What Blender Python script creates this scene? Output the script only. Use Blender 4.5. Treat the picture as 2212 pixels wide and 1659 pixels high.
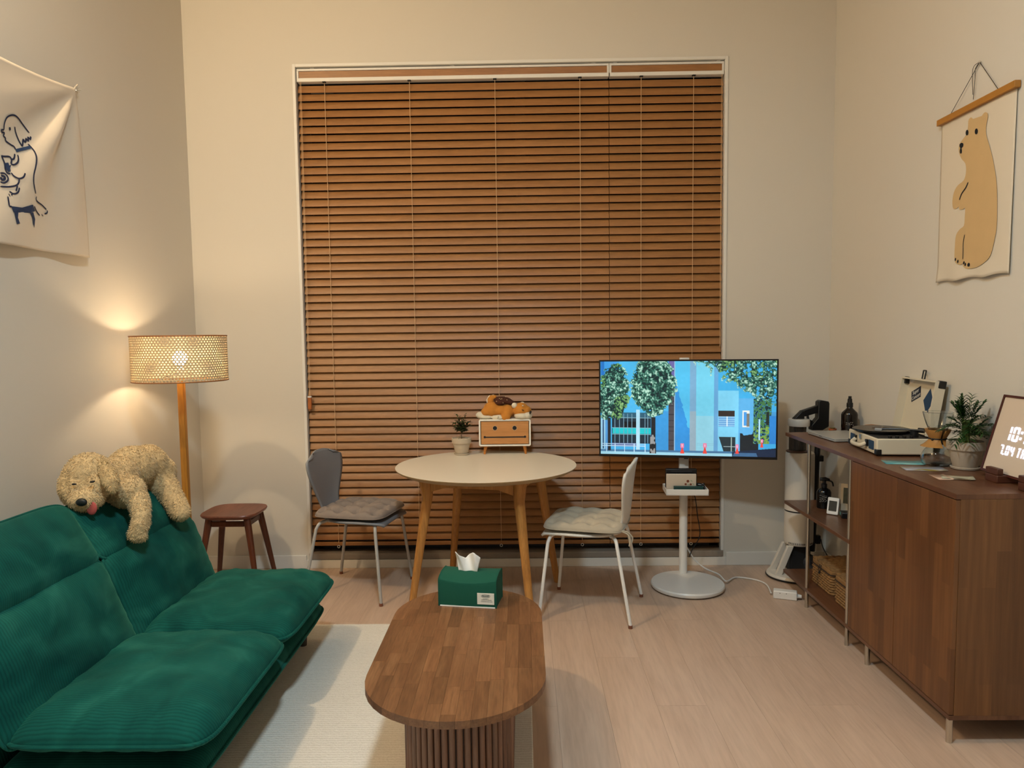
import bpy, bmesh, math, random
import numpy as np
from mathutils import Vector, Matrix, noise as mnoise

for o in list(bpy.data.objects):
    bpy.data.objects.remove(o)
SC = bpy.context.scene
COL = SC.collection
random.seed(7)
PI = math.pi

# ------------------------------------------------------------------ camera
CAM_H = 1.42
FPX, PY0 = 1556.69, 847.99
PITCH, ROLL, YAW = 0.0762871, -0.0127544, -0.0154719
_cp, _sp, _cy, _sy = math.cos(PITCH), math.sin(PITCH), math.cos(YAW), math.sin(YAW)
_fw = Vector((_sy * _cp, _cy * _cp, -_sp))
_rt = Vector((_cy, -_sy, 0))
_up = _rt.cross(_fw)
RT = math.cos(ROLL) * _rt + math.sin(ROLL) * _up
UP = -math.sin(ROLL) * _rt + math.cos(ROLL) * _up
cd = bpy.data.cameras.new('camera')
cam = bpy.data.objects.new('camera', cd)
COL.objects.link(cam)
cd.sensor_fit = 'HORIZONTAL'
cd.sensor_width = 36.0
cd.lens = FPX / 2212 * 36
cd.shift_y = (PY0 - 829.5) / 2212
cd.clip_start = 0.05
cam.matrix_world = Matrix((( RT.x, UP.x, -_fw.x, 0), (RT.y, UP.y, -_fw.y, 0), (RT.z, UP.z, -_fw.z, CAM_H), (0, 0, 0, 1)))
SC.camera = cam

def ray(px, py):
    return _fw + RT * ((px - 1106) / FPX) - UP * ((py - PY0) / FPX)
def OY(px, py, Y):
    d = ray(px, py); return Vector((0, 0, CAM_H)) + d * (Y / d.y)
def OX(px, py, X):
    d = ray(px, py); return Vector((0, 0, CAM_H)) + d * (X / d.x)
def GZ(px, py, z=0.0):
    d = ray(px, py); return Vector((0, 0, CAM_H)) + d * ((z - CAM_H) / d.z)

# ------------------------------------------------------------------ world, lights, exposure
w = bpy.data.worlds.new('night'); SC.world = w
w.use_nodes = True
w.node_tree.nodes['Background'].inputs[0].default_value = (0.006, 0.009, 0.02, 1)
w.node_tree.nodes['Background'].inputs[1].default_value = 1.0
SC.view_settings.view_transform = 'Standard'
SC.view_settings.look = 'None'
SC.view_settings.gamma = 1
SC.view_settings.use_curve_mapping = False
SC.view_settings.exposure = 0.08
SC.cycles.max_bounces = 7
SC.cycles.diffuse_bounces = 4
SC.cycles.glossy_bounces = 3
SC.cycles.transmission_bounces = 7

def lamp(name, kind, loc, power, color, size=0.1, aim=None, **kw):
    l = bpy.data.lights.new(name, kind)
    l.energy = power; l.color = color
    if kind == 'AREA':
        l.shape = 'DISK'; l.size = size
    else:
        l.shadow_soft_size = size
    for k, v in kw.items(): setattr(l, k, v)
    o = bpy.data.objects.new(name, l); COL.objects.link(o); o.location = loc
    if aim is not None:
        o.rotation_euler = (Vector(aim) - Vector(loc)).to_track_quat('-Z', 'Y').to_euler()
    return o
lamp('ceiling_lamp_warm', 'POINT', (-1.945, 1.95, 3.5), 92, (1.0, 0.76, 0.47), 0.04)
lamp('ceiling_lamp_cool', 'AREA', (-0.15, 1.0, 3.5), 62, (0.74, 0.92, 1.0), 0.3, aim=(-0.2, 1.15, 0))

# ------------------------------------------------------------------ helpers: colour and materials
def lin(c):
    if isinstance(c, str):
        c = c.lstrip('#'); c = [int(c[i:i + 2], 16) / 255 for i in (0, 2, 4)]
    return tuple(((x / 12.92) if x <= 0.04045 else ((x + 0.055) / 1.055) ** 2.4) for x in c[:3])
class NT:
    def __init__(s, name):
        s.m = bpy.data.materials.new(name); s.m.use_nodes = True
        s.t = s.m.node_tree; s.b = s.t.nodes['Principled BSDF']
    def n(s, kind, **kw):
        x = s.t.nodes.new('ShaderNode' + kind)
        for k, v in kw.items(): setattr(x, k, v)
        return x
    def l(s, a, b): s.t.links.new(a, b)
    def coord(s, scale=(1, 1, 1), kind='Object', rot=(0, 0, 0)):
        c = s.n('TexCoord'); m = s.n('Mapping'); m.inputs['Scale'].default_value = scale
        m.inputs['Rotation'].default_value = rot
        s.l(c.outputs[kind], m.inputs[0]); return m.outputs[0]
    def ramp(s, fac, stops):
        r = s.n('ValToRGB'); e = r.color_ramp.elements
        while len(e) < len(stops): e.new(0.5)
        for i, (p, c) in enumerate(stops):
            e[i].position = p; e[i].color = (*lin(c), 1)
        s.l(fac, r.inputs[0]); return r.outputs[0]
    def bump(s, h, strength=0.3, dist=0.002):
        b = s.n('Bump'); b.inputs['Strength'].default_value = strength; b.inputs['Distance'].default_value = dist
        s.l(h, b.inputs['Height']); s.l(b.outputs[0], s.b.inputs['Normal']); return b
def P(name, col, rough=0.5, metal=0.0, noise=0.0, nscale=40, bump=0.0, bscale=200, sheen=0.0, emit=None, estr=1.0, spec=None, trans=0.0, ior=None, alpha=None, coat=0.0):
    t = NT(name); b = t.b; c = lin(col)
    b.inputs['Base Color'].default_value = (*c, 1)
    b.inputs['Roughness'].default_value = rough; b.inputs['Metallic'].default_value = metal
    if spec is not None: b.inputs['Specular IOR Level'].default_value = spec
    if ior: b.inputs['IOR'].default_value = ior
    if coat: b.inputs['Coat Weight'].default_value = coat
    if trans: b.inputs['Transmission Weight'].default_value = trans
    if alpha is not None: b.inputs['Alpha'].default_value = alpha
    if sheen:
        b.inputs['Sheen Weight'].default_value = sheen; b.inputs['Sheen Roughness'].default_value = 0.4
        b.inputs['Sheen Tint'].default_value = (*[min(1, x * 3 + .1) for x in c], 1)
    if emit is not None:
        b.inputs['Emission Color'].default_value = (*lin(emit), 1); b.inputs['Emission Strength'].default_value = estr
    if noise:
        v = t.coord(); nz = t.n('TexNoise'); nz.inputs['Scale'].default_value = nscale; nz.inputs['Detail'].default_value = 4
        t.l(v, nz.inputs['Vector']); mx = t.n('Mix', data_type='RGBA'); t.l(nz.outputs[0], mx.inputs[0])
        mx.inputs[6].default_value = (*[x * (1 - noise) for x in c], 1); mx.inputs[7].default_value = (*[min(1, x * (1 + noise)) for x in c], 1)
        t.l(mx.outputs[2], b.inputs['Base Color'])
    if bump:
        v = t.coord(); nz = t.n('TexNoise'); nz.inputs['Scale'].default_value = bscale; nz.inputs['Detail'].default_value = 3
        t.l(v, nz.inputs['Vector']); t.bump(nz.outputs[0], bump, 0.002)
    return t.m
def WOOD(name, dark, mid, light, rough=0.45, axis='Y', scale=1.0, rand=0.25, bump=0.08, coat=0.0, pores=0.3):
    """straight grained wood along one object axis, each piece a little different"""
    t = NT(name); b = t.b
    sc = {'X': (2.2, 26, 26), 'Y': (26, 2.2, 26), 'Z': (26, 26, 2.2)}[axis]
    sc = tuple(x * scale for x in sc)
    c = t.n('TexCoord'); oi = t.n('ObjectInfo')
    add = t.n('VectorMath', operation='ADD'); cb = t.n('CombineXYZ')
    ml = t.n('Math', operation='MULTIPLY'); ml.inputs[1].default_value = 37.0
    t.l(oi.outputs['Random'], ml.inputs[0])
    for k in range(3): t.l(ml.outputs[0], cb.inputs[k])
    t.l(c.outputs['Object'], add.inputs[0]); t.l(cb.outputs[0], add.inputs[1])
    m = t.n('Mapping'); m.inputs['Scale'].default_value = sc; t.l(add.outputs[0], m.inputs[0])
    nz = t.n('TexNoise'); nz.inputs['Scale'].default_value = 1.0; nz.inputs['Detail'].default_value = 6; nz.inputs['Roughness'].default_value = 0.6
    nz.inputs['Distortion'].default_value = 0.6
    t.l(m.outputs[0], nz.inputs['Vector'])
    col = t.ramp(nz.outputs[0], [(0.28, dark), (0.5, mid), (0.72, light)])
    m2 = t.n('Mapping'); m2.inputs['Scale'].default_value = tuple(x * 7 for x in sc); t.l(add.outputs[0], m2.inputs[0])
    n2 = t.n('TexNoise'); n2.inputs['Scale'].default_value = 1.0; n2.inputs['Detail'].default_value = 2; t.l(m2.outputs[0], n2.inputs['Vector'])
    mx = t.n('Mix', data_type='RGBA', blend_type='MULTIPLY'); mx.inputs[0].default_value = pores
    t.l(col, mx.inputs[6]); g = t.ramp(n2.outputs[0], [(0.3, '#8a8078'), (0.6, '#ffffff')]); t.l(g, mx.inputs[7])
    hs = t.n('HueSaturation'); mr = t.n('MapRange'); mr.inputs['To Min'].default_value = 1 - rand; mr.inputs['To Max'].default_value = 1 + rand
    t.l(oi.outputs['Random'], mr.inputs[0]); t.l(mr.outputs[0], hs.inputs['Value']); t.l(mx.outputs[2], hs.inputs['Color'])
    t.l(hs.outputs[0], b.inputs['Base Color']); b.inputs['Roughness'].default_value = rough
    if coat: b.inputs['Coat Weight'].default_value = coat; b.inputs['Coat Roughness'].default_value = 0.3
    if bump: t.bump(n2.outputs[0], bump, 0.001)
    return t.m

# ------------------------------------------------------------------ helpers: meshes
class MB:
    def __init__(s): s.v = []; s.f = []; s.mi = []
    def add(s, vs, fs, mi=0):
        o = len(s.v); s.v += [tuple(x) for x in vs]
        for f in fs: s.f.append([o + i for i in f]); s.mi.append(mi)
        return s
    def box(s, c, d, rot=None, mi=0):
        hx, hy, hz = d[0] / 2, d[1] / 2, d[2] / 2
        vs = [Vector((x, y, z)) for x in (-hx, hx) for y in (-hy, hy) for z in (-hz, hz)]
        if rot is not None: vs = [rot @ v for v in vs]
        c = Vector(c)
        return s.add([v + c for v in vs], [(0, 1, 3, 2), (4, 6, 7, 5), (0, 4, 5, 1), (2, 3, 7, 6), (0, 2, 6, 4), (1, 5, 7, 3)], mi)
    def bb(s, x0, x1, y0, y1, z0, z1, mi=0):
        return s.box(((x0 + x1) / 2, (y0 + y1) / 2, (z0 + z1) / 2), (x1 - x0, y1 - y0, z1 - z0), None, mi)
    def prism(s, poly, z0, z1, M=None, mi=0, scale0=1.0):
        n = len(poly); cx = sum(p[0] for p in poly) / n; cy = sum(p[1] for p in poly) / n
        vs = [Vector((cx + (x - cx) * scale0, cy + (y - cy) * scale0, z0)) for x, y in poly] + [Vector((x, y, z1)) for x, y in poly]
        if M is not None: vs = [M @ v for v in vs]
        return s.add(vs, [list(range(n))[::-1], list(range(n, 2 * n))] + [(i, (i + 1) % n, n + (i + 1) % n, n + i) for i in range(n)], mi)
    def tube(s, pts, r, n=8, closed=False, caps=True, mi=0):
        pts = [Vector(p) for p in pts]; m = len(pts)
        rs = r if isinstance(r, (list, tuple)) else [r] * m
        vs = []; prev = None
        for i, p in enumerate(pts):
            if closed: t = pts[(i + 1) % m] - pts[i - 1]
            else: t = pts[min(i + 1, m - 1)] - pts[max(i - 1, 0)]
            t = t.normalized() if t.length > 1e-9 else Vector((0, 0, 1))
            if prev is None:
                a = Vector((0, 0, 1)) if abs(t.z) < 0.9 else Vector((1, 0, 0))
                u = t.cross(a).normalized()
            else:
                u = prev - t * prev.dot(t); u = u.normalized() if u.length > 1e-6 else t.orthogonal().normalized()
            prev = u; v = t.cross(u)
            for k in range(n):
                a = 2 * PI * k / n; vs.append(p + (u * math.cos(a) + v * math.sin(a)) * rs[i])
        fs = []
        for i in range(m if closed else m - 1):
            j = (i + 1) % m
            for k in range(n):
                fs.append((i * n + k, i * n + (k + 1) % n, j * n + (k + 1) % n, j * n + k))
        if caps and not closed:
            fs.append(list(range(n))[::-1]); fs.append([(m - 1) * n + k for k in range(n)])
        return s.add(vs, fs, mi)
    def cyl(s, p0, p1, r0, r1=None, n=20, mi=0):
        return s.tube([p0, p1], [r0, r0 if r1 is None else r1], n, mi=mi)
    def lathe(s, prof, n=32, c=(0, 0, 0), mi=0, M=None):
        vs = []; c = Vector(c)
        for r, z in prof:
            for k in range(n):
                a = 2 * PI * k / n; q = Vector((r * math.cos(a), r * math.sin(a), z))
                if M is not None: q = M @ q
                vs.append(q + c)
        m = len(prof); fs = []
        for i in range(m - 1):
            for k in range(n): fs.append((i * n + k, i * n + (k + 1) % n, (i + 1) * n + (k + 1) % n, (i + 1) * n + k))
        if prof[0][0] > 1e-6: fs.append(list(range(n))[::-1])
        if prof[-1][0] > 1e-6: fs.append([(m - 1) * n + k for k in range(n)])
        return s.add(vs, fs, mi)
    def ell(s, c, r, n=16, m=10, R=None, mi=0):
        c = Vector(c); vs = []
        for i in range(m + 1):
            th = PI * i / m
            for k in range(n):
                a = 2 * PI * k / n
                q = Vector((r[0] * math.sin(th) * math.cos(a), r[1] * math.sin(th) * math.sin(a), r[2] * math.cos(th)))
                if R is not None: q = R @ q
                vs.append(c + q)
        fs = [(i * n + k, (i + 1) * n + k, (i + 1) * n + (k + 1) % n, i * n + (k + 1) % n) for i in range(m) for k in range(n)]
        return s.add(vs, fs, mi)
    def grid(s, fn, nu, nv, mi=0, wrapu=False):
        vs = [fn(i / nu, j / nv) for j in range(nv + 1) for i in range(nu + (0 if wrapu else 1))]
        W = nu if wrapu else nu + 1
        fs = [(j * W + i, j * W + (i + 1) % W, (j + 1) * W + (i + 1) % W, (j + 1) * W + i) for j in range(nv) for i in range(nu)]
        return s.add(vs, fs, mi)
    def pillow(s, hx, hy, ht, hb, n=7.0, N=28, p=3.0, q=2.0, M=None, fn=None, mi=0):
        """closed cushion: squircle outline, crown ht above and hb below the seam plane z=0"""
        def pos(u, v, sg, h):
            r = max(abs(u), abs(v))
            if r < 1e-6: x = y = 0.0
            else:
                k = r / ((abs(u) ** n + abs(v) ** n) ** (1 / n)); x, y = u * k, v * k
            z = sg * h * max(0.0, 1 - r ** p) ** (1 / q)
            if fn: z += fn(x, y, sg) * max(0.0, 1 - r ** 6)
            w = Vector((x * hx, y * hy, z)); return M @ w if M is not None else w
        for sg, h in ((1, ht), (-1, hb)):
            vs = [pos(math.sin(PI / 2 * (2 * i / N - 1)), math.sin(PI / 2 * (2 * j / N - 1)), sg, h) for j in range(N + 1) for i in range(N + 1)]
            W = N + 1
            fs = [(j * W + i, j * W + i + 1, (j + 1) * W + i + 1, (j + 1) * W + i) for j in range(N) for i in range(N)]
            if sg < 0: fs = [f[::-1] for f in fs]
            s.add(vs, fs, mi)
        return s
    def seam(s, hx, hy, r, n=7.0, N=96, M=None, sides=6):
        pts = []
        for k in range(N):
            a = 2 * PI * k / N; u, v = math.cos(a), math.sin(a)
            e = 2 / n; x = math.copysign(abs(u) ** e, u) * hx; y = math.copysign(abs(v) ** e, v) * hy
            q = Vector((x, y, 0)); pts.append(M @ q if M is not None else q)
        return s.tube(pts, r, sides, closed=True)
    def build(s, name, mats, parent=None, smooth=40, bevel=0.0, seg=2, merge=False, kind=None, label=None, solid=0.0, subs=0):
        me = bpy.data.meshes.new(name); me.from_pydata(s.v, [], s.f)
        if not isinstance(mats, (list, tuple)): mats = [mats]
        for m in mats: me.materials.append(m)
        if any(s.mi): me.polygons.foreach_set('material_index', s.mi)
        bm = bmesh.new(); bm.from_mesh(me)
        if merge: bmesh.ops.remove_doubles(bm, verts=bm.verts, dist=1e-5)
        bmesh.ops.recalc_face_normals(bm, faces=bm.faces)
        bm.to_mesh(me); bm.free()
        if smooth:
            me.shade_smooth(); me.set_sharp_from_angle(angle=math.radians(smooth))
        return link(name, me, parent, bevel, seg, kind, label, solid, subs)
def link(name, me, parent=None, bevel=0.0, seg=2, kind=None, label=None, solid=0.0, subs=0):
    o = bpy.data.objects.new(name, me); COL.objects.link(o)
    if parent is not None: o.parent = parent
    if solid:
        md = o.modifiers.new('solid', 'SOLIDIFY'); md.thickness = solid; md.offset = 0
    if bevel:
        md = o.modifiers.new('bevel', 'BEVEL'); md.width = bevel; md.segments = seg; md.limit_method = 'ANGLE'; md.angle_limit = math.radians(40)
        md.harden_normals = False
    if subs:
        md = o.modifiers.new('subsurf', 'SUBSURF'); md.levels = subs; md.render_levels = subs
    if kind: o['kind'] = kind
    if label: o['label'] = label
    return o
def thing(name, label, cat, loc=(0, 0, 0), rz=0.0, group=None):
    o = bpy.data.objects.new(name, None); COL.objects.link(o)
    o.empty_display_size = 0.05; o.location = loc; o.rotation_euler = (0, 0, rz)
    return tag(o, label, cat, group)
def tag(o, label, cat, group=None):
    o['label'] = label; o['category'] = cat
    if group: o['group'] = group
    return o
def dup(src, parent, loc=None, rot=None):
    c = src.copy(); COL.objects.link(c); c.parent = parent
    if loc is not None: c.location = loc
    if rot is not None: c.rotation_euler = rot
    return c
def rrect(hx, hy, r, n=5):
    pts = []
    for cx, cy, a0 in ((hx - r, hy - r, 0), (-hx + r, hy - r, 90), (-hx + r, -hy + r, 180), (hx - r, -hy + r, 270)):
        for k in range(n + 1):
            a = math.radians(a0 + 90 * k / n); pts.append((cx + r * math.cos(a), cy + r * math.sin(a)))
    return pts
def stadium(hx, hy, n=16):
    """long in y"""
    r = hx; pts = []
    for k in range(n + 1):
        a = PI * k / n; pts.append((r * math.cos(a), hy - r + r * math.sin(a)))
    for k in range(n + 1):
        a = PI + PI * k / n; pts.append((r * math.cos(a), -hy + r + r * math.sin(a)))
    return pts
def clip(poly, x0, x1, y0, y1):
    def cut(pl, f, inter):
        out = []
        for i in range(len(pl)):
            a, b = pl[i - 1], pl[i]
            if f(b):
                if not f(a): out.append(inter(a, b))
                out.append(b)
            elif f(a): out.append(inter(a, b))
        return out
    def ix(X): return lambda a, b: (X, a[1] + (b[1] - a[1]) * (X - a[0]) / (b[0] - a[0]))
    def iy(Y): return lambda a, b: (a[0] + (b[0] - a[0]) * (Y - a[1]) / (b[1] - a[1]), Y)
    for f, g in ((lambda p: p[0] >= x0, ix(x0)), (lambda p: p[0] <= x1, ix(x1)), (lambda p: p[1] >= y0, iy(y0)), (lambda p: p[1] <= y1, iy(y1))):
        if poly: poly = cut(poly, f, g)
    out = []
    for p in poly:
        if not out or (abs(p[0] - out[-1][0]) + abs(p[1] - out[-1][1])) > 1e-6: out.append(p)
    if len(out) > 1 and (abs(out[0][0] - out[-1][0]) + abs(out[0][1] - out[-1][1])) < 1e-6: out.pop()
    return out
def smoothpts(pts, k=4):
    pts = [Vector(p) for p in pts]; out = []
    for i in range(len(pts) - 1):
        p0, p1, p2, p3 = pts[max(i - 1, 0)], pts[i], pts[i + 1], pts[min(i + 2, len(pts) - 1)]
        for j in range(k):
            t = j / k
            out.append(0.5 * ((2 * p1) + (p2 - p0) * t + (2 * p0 - 5 * p1 + 4 * p2 - p3) * t * t + (3 * p1 - p0 - 3 * p2 + p3) * t ** 3))
    out.append(pts[-1]); return out
def remesh(o, voxel, smooth=6, disp=0.0, dsize=0.03):
    md = o.modifiers.new('remesh', 'REMESH'); md.mode = 'VOXEL'; md.voxel_size = voxel; md.use_smooth_shade = True
    md = o.modifiers.new('smooth', 'SMOOTH'); md.factor = 0.5; md.iterations = smooth
    if disp:
        tx = bpy.data.textures.new('fur_clumps', 'CLOUDS'); tx.noise_scale = dsize; tx.noise_depth = 2
        md = o.modifiers.new('fur', 'DISPLACE'); md.texture = tx; md.strength = disp; md.mid_level = 0.5; md.texture_coords = 'LOCAL'
    return o
def capsule(mb, pts, rs, n=12):
    pts = [Vector(p) for p in pts]
    for a, b, ra, rb in zip(pts, pts[1:], rs, rs[1:]):
        mb.cyl(a, b, ra, rb, n)
    for p, r in zip(pts, rs): mb.ell(p, (r, r, r), n, 8)
def textmesh(name, body, size, mat, parent, M, align='CENTER', extrude=0.0002):
    cu = bpy.data.curves.new(name, 'FONT'); cu.body = body; cu.size = size; cu.align_x = align; cu.align_y = 'CENTER'; cu.extrude = extrude
    cu.resolution_u = 3
    o = bpy.data.objects.new(name, cu); COL.objects.link(o)
    dg = bpy.context.evaluated_depsgraph_get(); me = bpy.data.meshes.new_from_object(o.evaluated_get(dg))
    bpy.data.objects.remove(o); bpy.data.curves.remove(cu)
    me.name = name; me.transform(M); me.materials.clear(); me.materials.append(mat)
    return link(name, me, parent)

# ------------------------------------------------------------------ materials
def wall_mat():
    t = NT('wall_paper'); b = t.b
    v = t.coord((1, 1, 1)); nz = t.n('TexNoise'); nz.inputs['Scale'].default_value = 260; nz.inputs['Detail'].default_value = 3
    t.l(v, nz.inputs['Vector']); b.inputs['Base Color'].default_value = (*lin('#d7d0c4'), 1); b.inputs['Roughness'].default_value = 0.75
    b.inputs['Specular IOR Level'].default_value = 0.25
    t.bump(nz.outputs[0], 0.12, 0.001); return t.m
WALL = wall_mat()
WHITE = P('white_paint', '#e4e0d8', 0.45)
CEIL = P('ceiling_paper', '#ece6dc', 0.8)
OAKF = WOOD('laminate_oak', '#bda28d', '#c6ab96', '#ceb49f', 0.40, 'Y', 0.45, 0.02, 0.02, pores=0.14)
SUBF = P('underlay', '#6a5646', 0.9)
SLAT = WOOD('blind_wood', '#966638', '#9e6d3d', '#a67544', 0.45, 'X', 1.0, 0.04, 0.02, pores=0.22)
SILL = P('stone_sill', '#8e8377', 0.5, noise=0.06)
GLASSN = P('night_glass', '#06080e', 0.08)
ALU = P('window_aluminium', '#3b3d42', 0.4, 0.3)
CORDW = P('cord_tan', '#cfab82', 0.7)
WALNUT = WOOD('walnut_stave', '#6f4a30', '#7e5739', '#8c6544', 0.42, 'Y', 1.0, 0.22, 0.05, pores=0.35)
RIBM = WOOD('walnut_rib', '#6b4a38', '#7e5a46', '#90705c', 0.5, 'Z', 1.0, 0.16, 0.05)
STOOLM = WOOD('stool_walnut', '#4a2413', '#5c2e1a', '#6e3c24', 0.38, 'Z', 1.0, 0.06, 0.04)
STOOLT = WOOD('stool_seat_wood', '#6a3a28', '#7b4632', '#88523c', 0.38, 'Y', 0.8, 0.06, 0.03)
OAK = WOOD('oak_leg', '#a66f34', '#b9803f', '#c68d4a', 0.45, 'Z', 0.9, 0.05, 0.04)
TTOP = P('table_laminate', '#ebe0cd', 0.32)
PLYE = P('plywood_edge', '#a98d66', 0.55, noise=0.12, nscale=60)
STEELW = P('white_powder_coat', '#e6e4e0', 0.35)
SHELLG = P('grey_plywood_shell', '#85868a', 0.45)
SHELLW = P('white_plywood_shell', '#dedad2', 0.4)
CAPB = P('brown_foot_cap', '#7d4a33', 0.6)
GREYFAB = P('taupe_linen', '#8a7d74', 0.95, noise=0.06, nscale=400, bump=0.35, bscale=900, sheen=0.2)
CREAMFAB = P('cream_linen', '#b5aa97', 0.95, noise=0.05, nscale=400, bump=0.35, bscale=900, sheen=0.2)
CHROME = P('brushed_steel', '#c9c4ba', 0.28, 1.0)
BLACK = P('black_plastic', '#0c0c0e', 0.4)
BLACKM = P('black_matt', '#121214', 0.65)
GREENFELT = P('green_felt', '#004d3b', 0.95, noise=0.10, nscale=500, bump=0.3, bscale=700)
TISSUE = P('tissue_paper', '#f2efea', 0.9)
def corduroy():
    t = NT('green_corduroy'); b = t.b
    v = t.coord((1, 1, 1)); wv = t.n('TexWave', wave_type='BANDS', bands_direction='Y', wave_profile='SIN')
    wv.inputs['Scale'].default_value = 34; wv.inputs['Distortion'].default_value = 0.4; wv.inputs['Detail'].default_value = 1; wv.inputs['Detail Scale'].default_value = 2
    t.l(v, wv.inputs['Vector'])
    nz = t.n('TexNoise'); nz.inputs['Scale'].default_value = 5.5; nz.inputs['Detail'].default_value = 4; nz.inputs['Distortion'].default_value = .8; t.l(v, nz.inputs['Vector'])
    c = t.ramp(nz.outputs[0], [(0.30, '#02423d'), (0.52, '#0b524a'), (0.75, '#21675c')])
    mx = t.n('Mix', data_type='RGBA', blend_type='MULTIPLY'); mx.inputs[0].default_value = 0.35
    g = t.ramp(wv.outputs[0], [(0.1, '#909090'), (0.6, '#ffffff')]); t.l(c, mx.inputs[6]); t.l(g, mx.inputs[7])
    t.l(mx.outputs[2], b.inputs['Base Color']); b.inputs['Roughness'].default_value = 0.9
    b.inputs['Specular IOR Level'].default_value = 0.15
    b.inputs['Sheen Weight'].default_value = 0.35; b.inputs['Sheen Roughness'].default_value = 0.35
    b.inputs['Sheen Tint'].default_value = (*lin('#5fb59b'), 1)
    t.bump(wv.outputs[0], 0.35, 0.0015); return t.m
CORD = corduroy()
def rugm():
    t = NT('cream_rug'); b = t.b
    v = t.coord((1, 1, 1)); wv = t.n('TexWave', wave_type='BANDS', bands_direction='Y'); wv.inputs['Scale'].default_value = 22
    wv.inputs['Distortion'].default_value = 3; wv.inputs['Detail'].default_value = 3; wv.inputs['Detail Scale'].default_value = 3; t.l(v, wv.inputs['Vector'])
    nz = t.n('TexNoise'); nz.inputs['Scale'].default_value = 180; nz.inputs['Detail'].default_value = 4; t.l(v, nz.inputs['Vector'])
    n3 = t.n('TexNoise'); n3.inputs['Scale'].default_value = 3.0; t.l(v, n3.inputs['Vector'])
    m = t.n('Math', operation='MULTIPLY'); t.l(wv.outputs[0], m.inputs[0]); t.l(n3.outputs[0], m.inputs[1])
    a = t.n('Math', operation='ADD'); t.l(m.outputs[0], a.inputs[0]); t.l(nz.outputs[0], a.inputs[1])
    c = t.ramp(a.outputs[0], [(0.3, '#cdc7bc'), (0.9, '#e0dbd2')]); t.l(c, b.inputs['Base Color']); b.inputs['Roughness'].default_value = 1.0
    b.inputs['Specular IOR Level'].default_value = 0.1
    t.bump(a.outputs[0], 0.5, 0.003); return t.m
RUG = rugm()

# ------------------------------------------------------------------ the room
XL, XR, YB, YR, ZC = -1.995, 1.855, 4.39, -3.2, 3.75
WX0, WX1, WZ0, WZ1, WD = -1.342, 1.222, 0.092, 3.046, 0.16
def struct(name, mb, mat, **kw):
    o = mb.build(name, mat, None, **kw); o['kind'] = 'structure'; return o
b = MB()
b.bb(XL - .1, WX0, YB, YB + WD, 0, ZC); b.bb(WX1, XR + .1, YB, YB + WD, 0, ZC)
b.bb(WX0, WX1, YB, YB + WD, WZ1, ZC); b.bb(WX0, WX1, YB, YB + WD, 0, 0.055)
struct('wall_back', b, WALL, smooth=0)
struct('wall_left', MB().bb(XL - .1, XL, YR, YB, 0, ZC), WALL, smooth=0)
struct('wall_right', MB().bb(XR, XR + .1, YR, YB, 0, ZC), WALL, smooth=0)
struct('wall_rear', MB().bb(XL - .1, XR + .1, YR - .1, YR, 0, ZC), WALL, smooth=0)
struct('ceiling', MB().bb(XL - .1, XR + .1, YR - .1, YB + WD, ZC, ZC + .1), CEIL, smooth=0)
fl = struct('floor', MB().bb(XL - .1, XR + .1, YR - .1, YB + WD, -.06, -.003), SUBF, smooth=0)
PWd, PLn = 0.192, 1.26
cells = {}
i = 0; x = XL
while x < XR - .001:
    x1 = min(x + PWd, XR); y = YR - (i * 0.42 % PLn)
    while y < YB:
        ya, yb = max(y, YR), min(y + PLn, YB)
        if yb - ya > .02:
            key = (round(x1 - x, 4), round(yb - ya, 4))
            if key not in cells:
                m = MB().bb(-(x1 - x) / 2 + .0003, (x1 - x) / 2 - .0003, -(yb - ya) / 2 + .0003, (yb - ya) / 2 - .0003, -.0045, 0)
                o = m.build('plank', OAKF, fl, smooth=0); cells[key] = o
            else: o = dup(cells[key], fl)
            o.location = ((x + x1) / 2, (ya + yb) / 2, 0)
        y += PLn
    x = x1; i += 1
BH = 0.07
struct('baseboard_back', MB().bb(XL, WX0 - .02, YB - .012, YB, 0, BH + .012).bb(WX0 - .02, WX1 + .02, YB - .012, YB, 0, 0.053).bb(WX1 + .02, XR, YB - .012, YB, 0, BH + .012), WHITE, smooth=0, bevel=.002)
struct('baseboard_left', MB().bb(XL, XL + .012, YR, YB - .012, 0, BH + .012), WHITE, smooth=0, bevel=.002)
struct('baseboard_right', MB().bb(XR - .012, XR, YR, YB - .012, 0, BH + .012), WHITE, smooth=0, bevel=.002)
T = .012
b = MB()
b.bb(WX0 - .006, WX0 + T, YB - .006, YB + .03, WZ0, WZ1 + .006); b.bb(WX1 - T, WX1 + .006, YB - .006, YB + .03, WZ0, WZ1 + .006)
b.bb(WX0 + T, WX1 - T, YB - .006, YB + .03, WZ1 - T, WZ1 + .006)
struct('trim_1', b, WHITE, smooth=0, bevel=.002)
struct('trim_2', MB().bb(WX0 - .001, WX1 + .001, YB - .014, YB + WD, 0.055, 0.092), SILL, smooth=0, bevel=.003)
wn = struct('window_1', MB().bb(WX0, WX1, YB + .125, YB + .135, WZ0, WZ1), GLASSN, smooth=0)
b = MB()
for xx in (WX0 + .03, 0.0, WX1 - .03): b.bb(xx - .03, xx + .03, YB + .10, YB + .15, WZ0, WZ1)
for zz in (WZ0 + .03, WZ1 - .03): b.bb(WX0, WX1, YB + .10, YB + .15, zz - .03, zz + .03)
b.build('window_frame', ALU, wn, smooth=0, bevel=.003)

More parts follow.
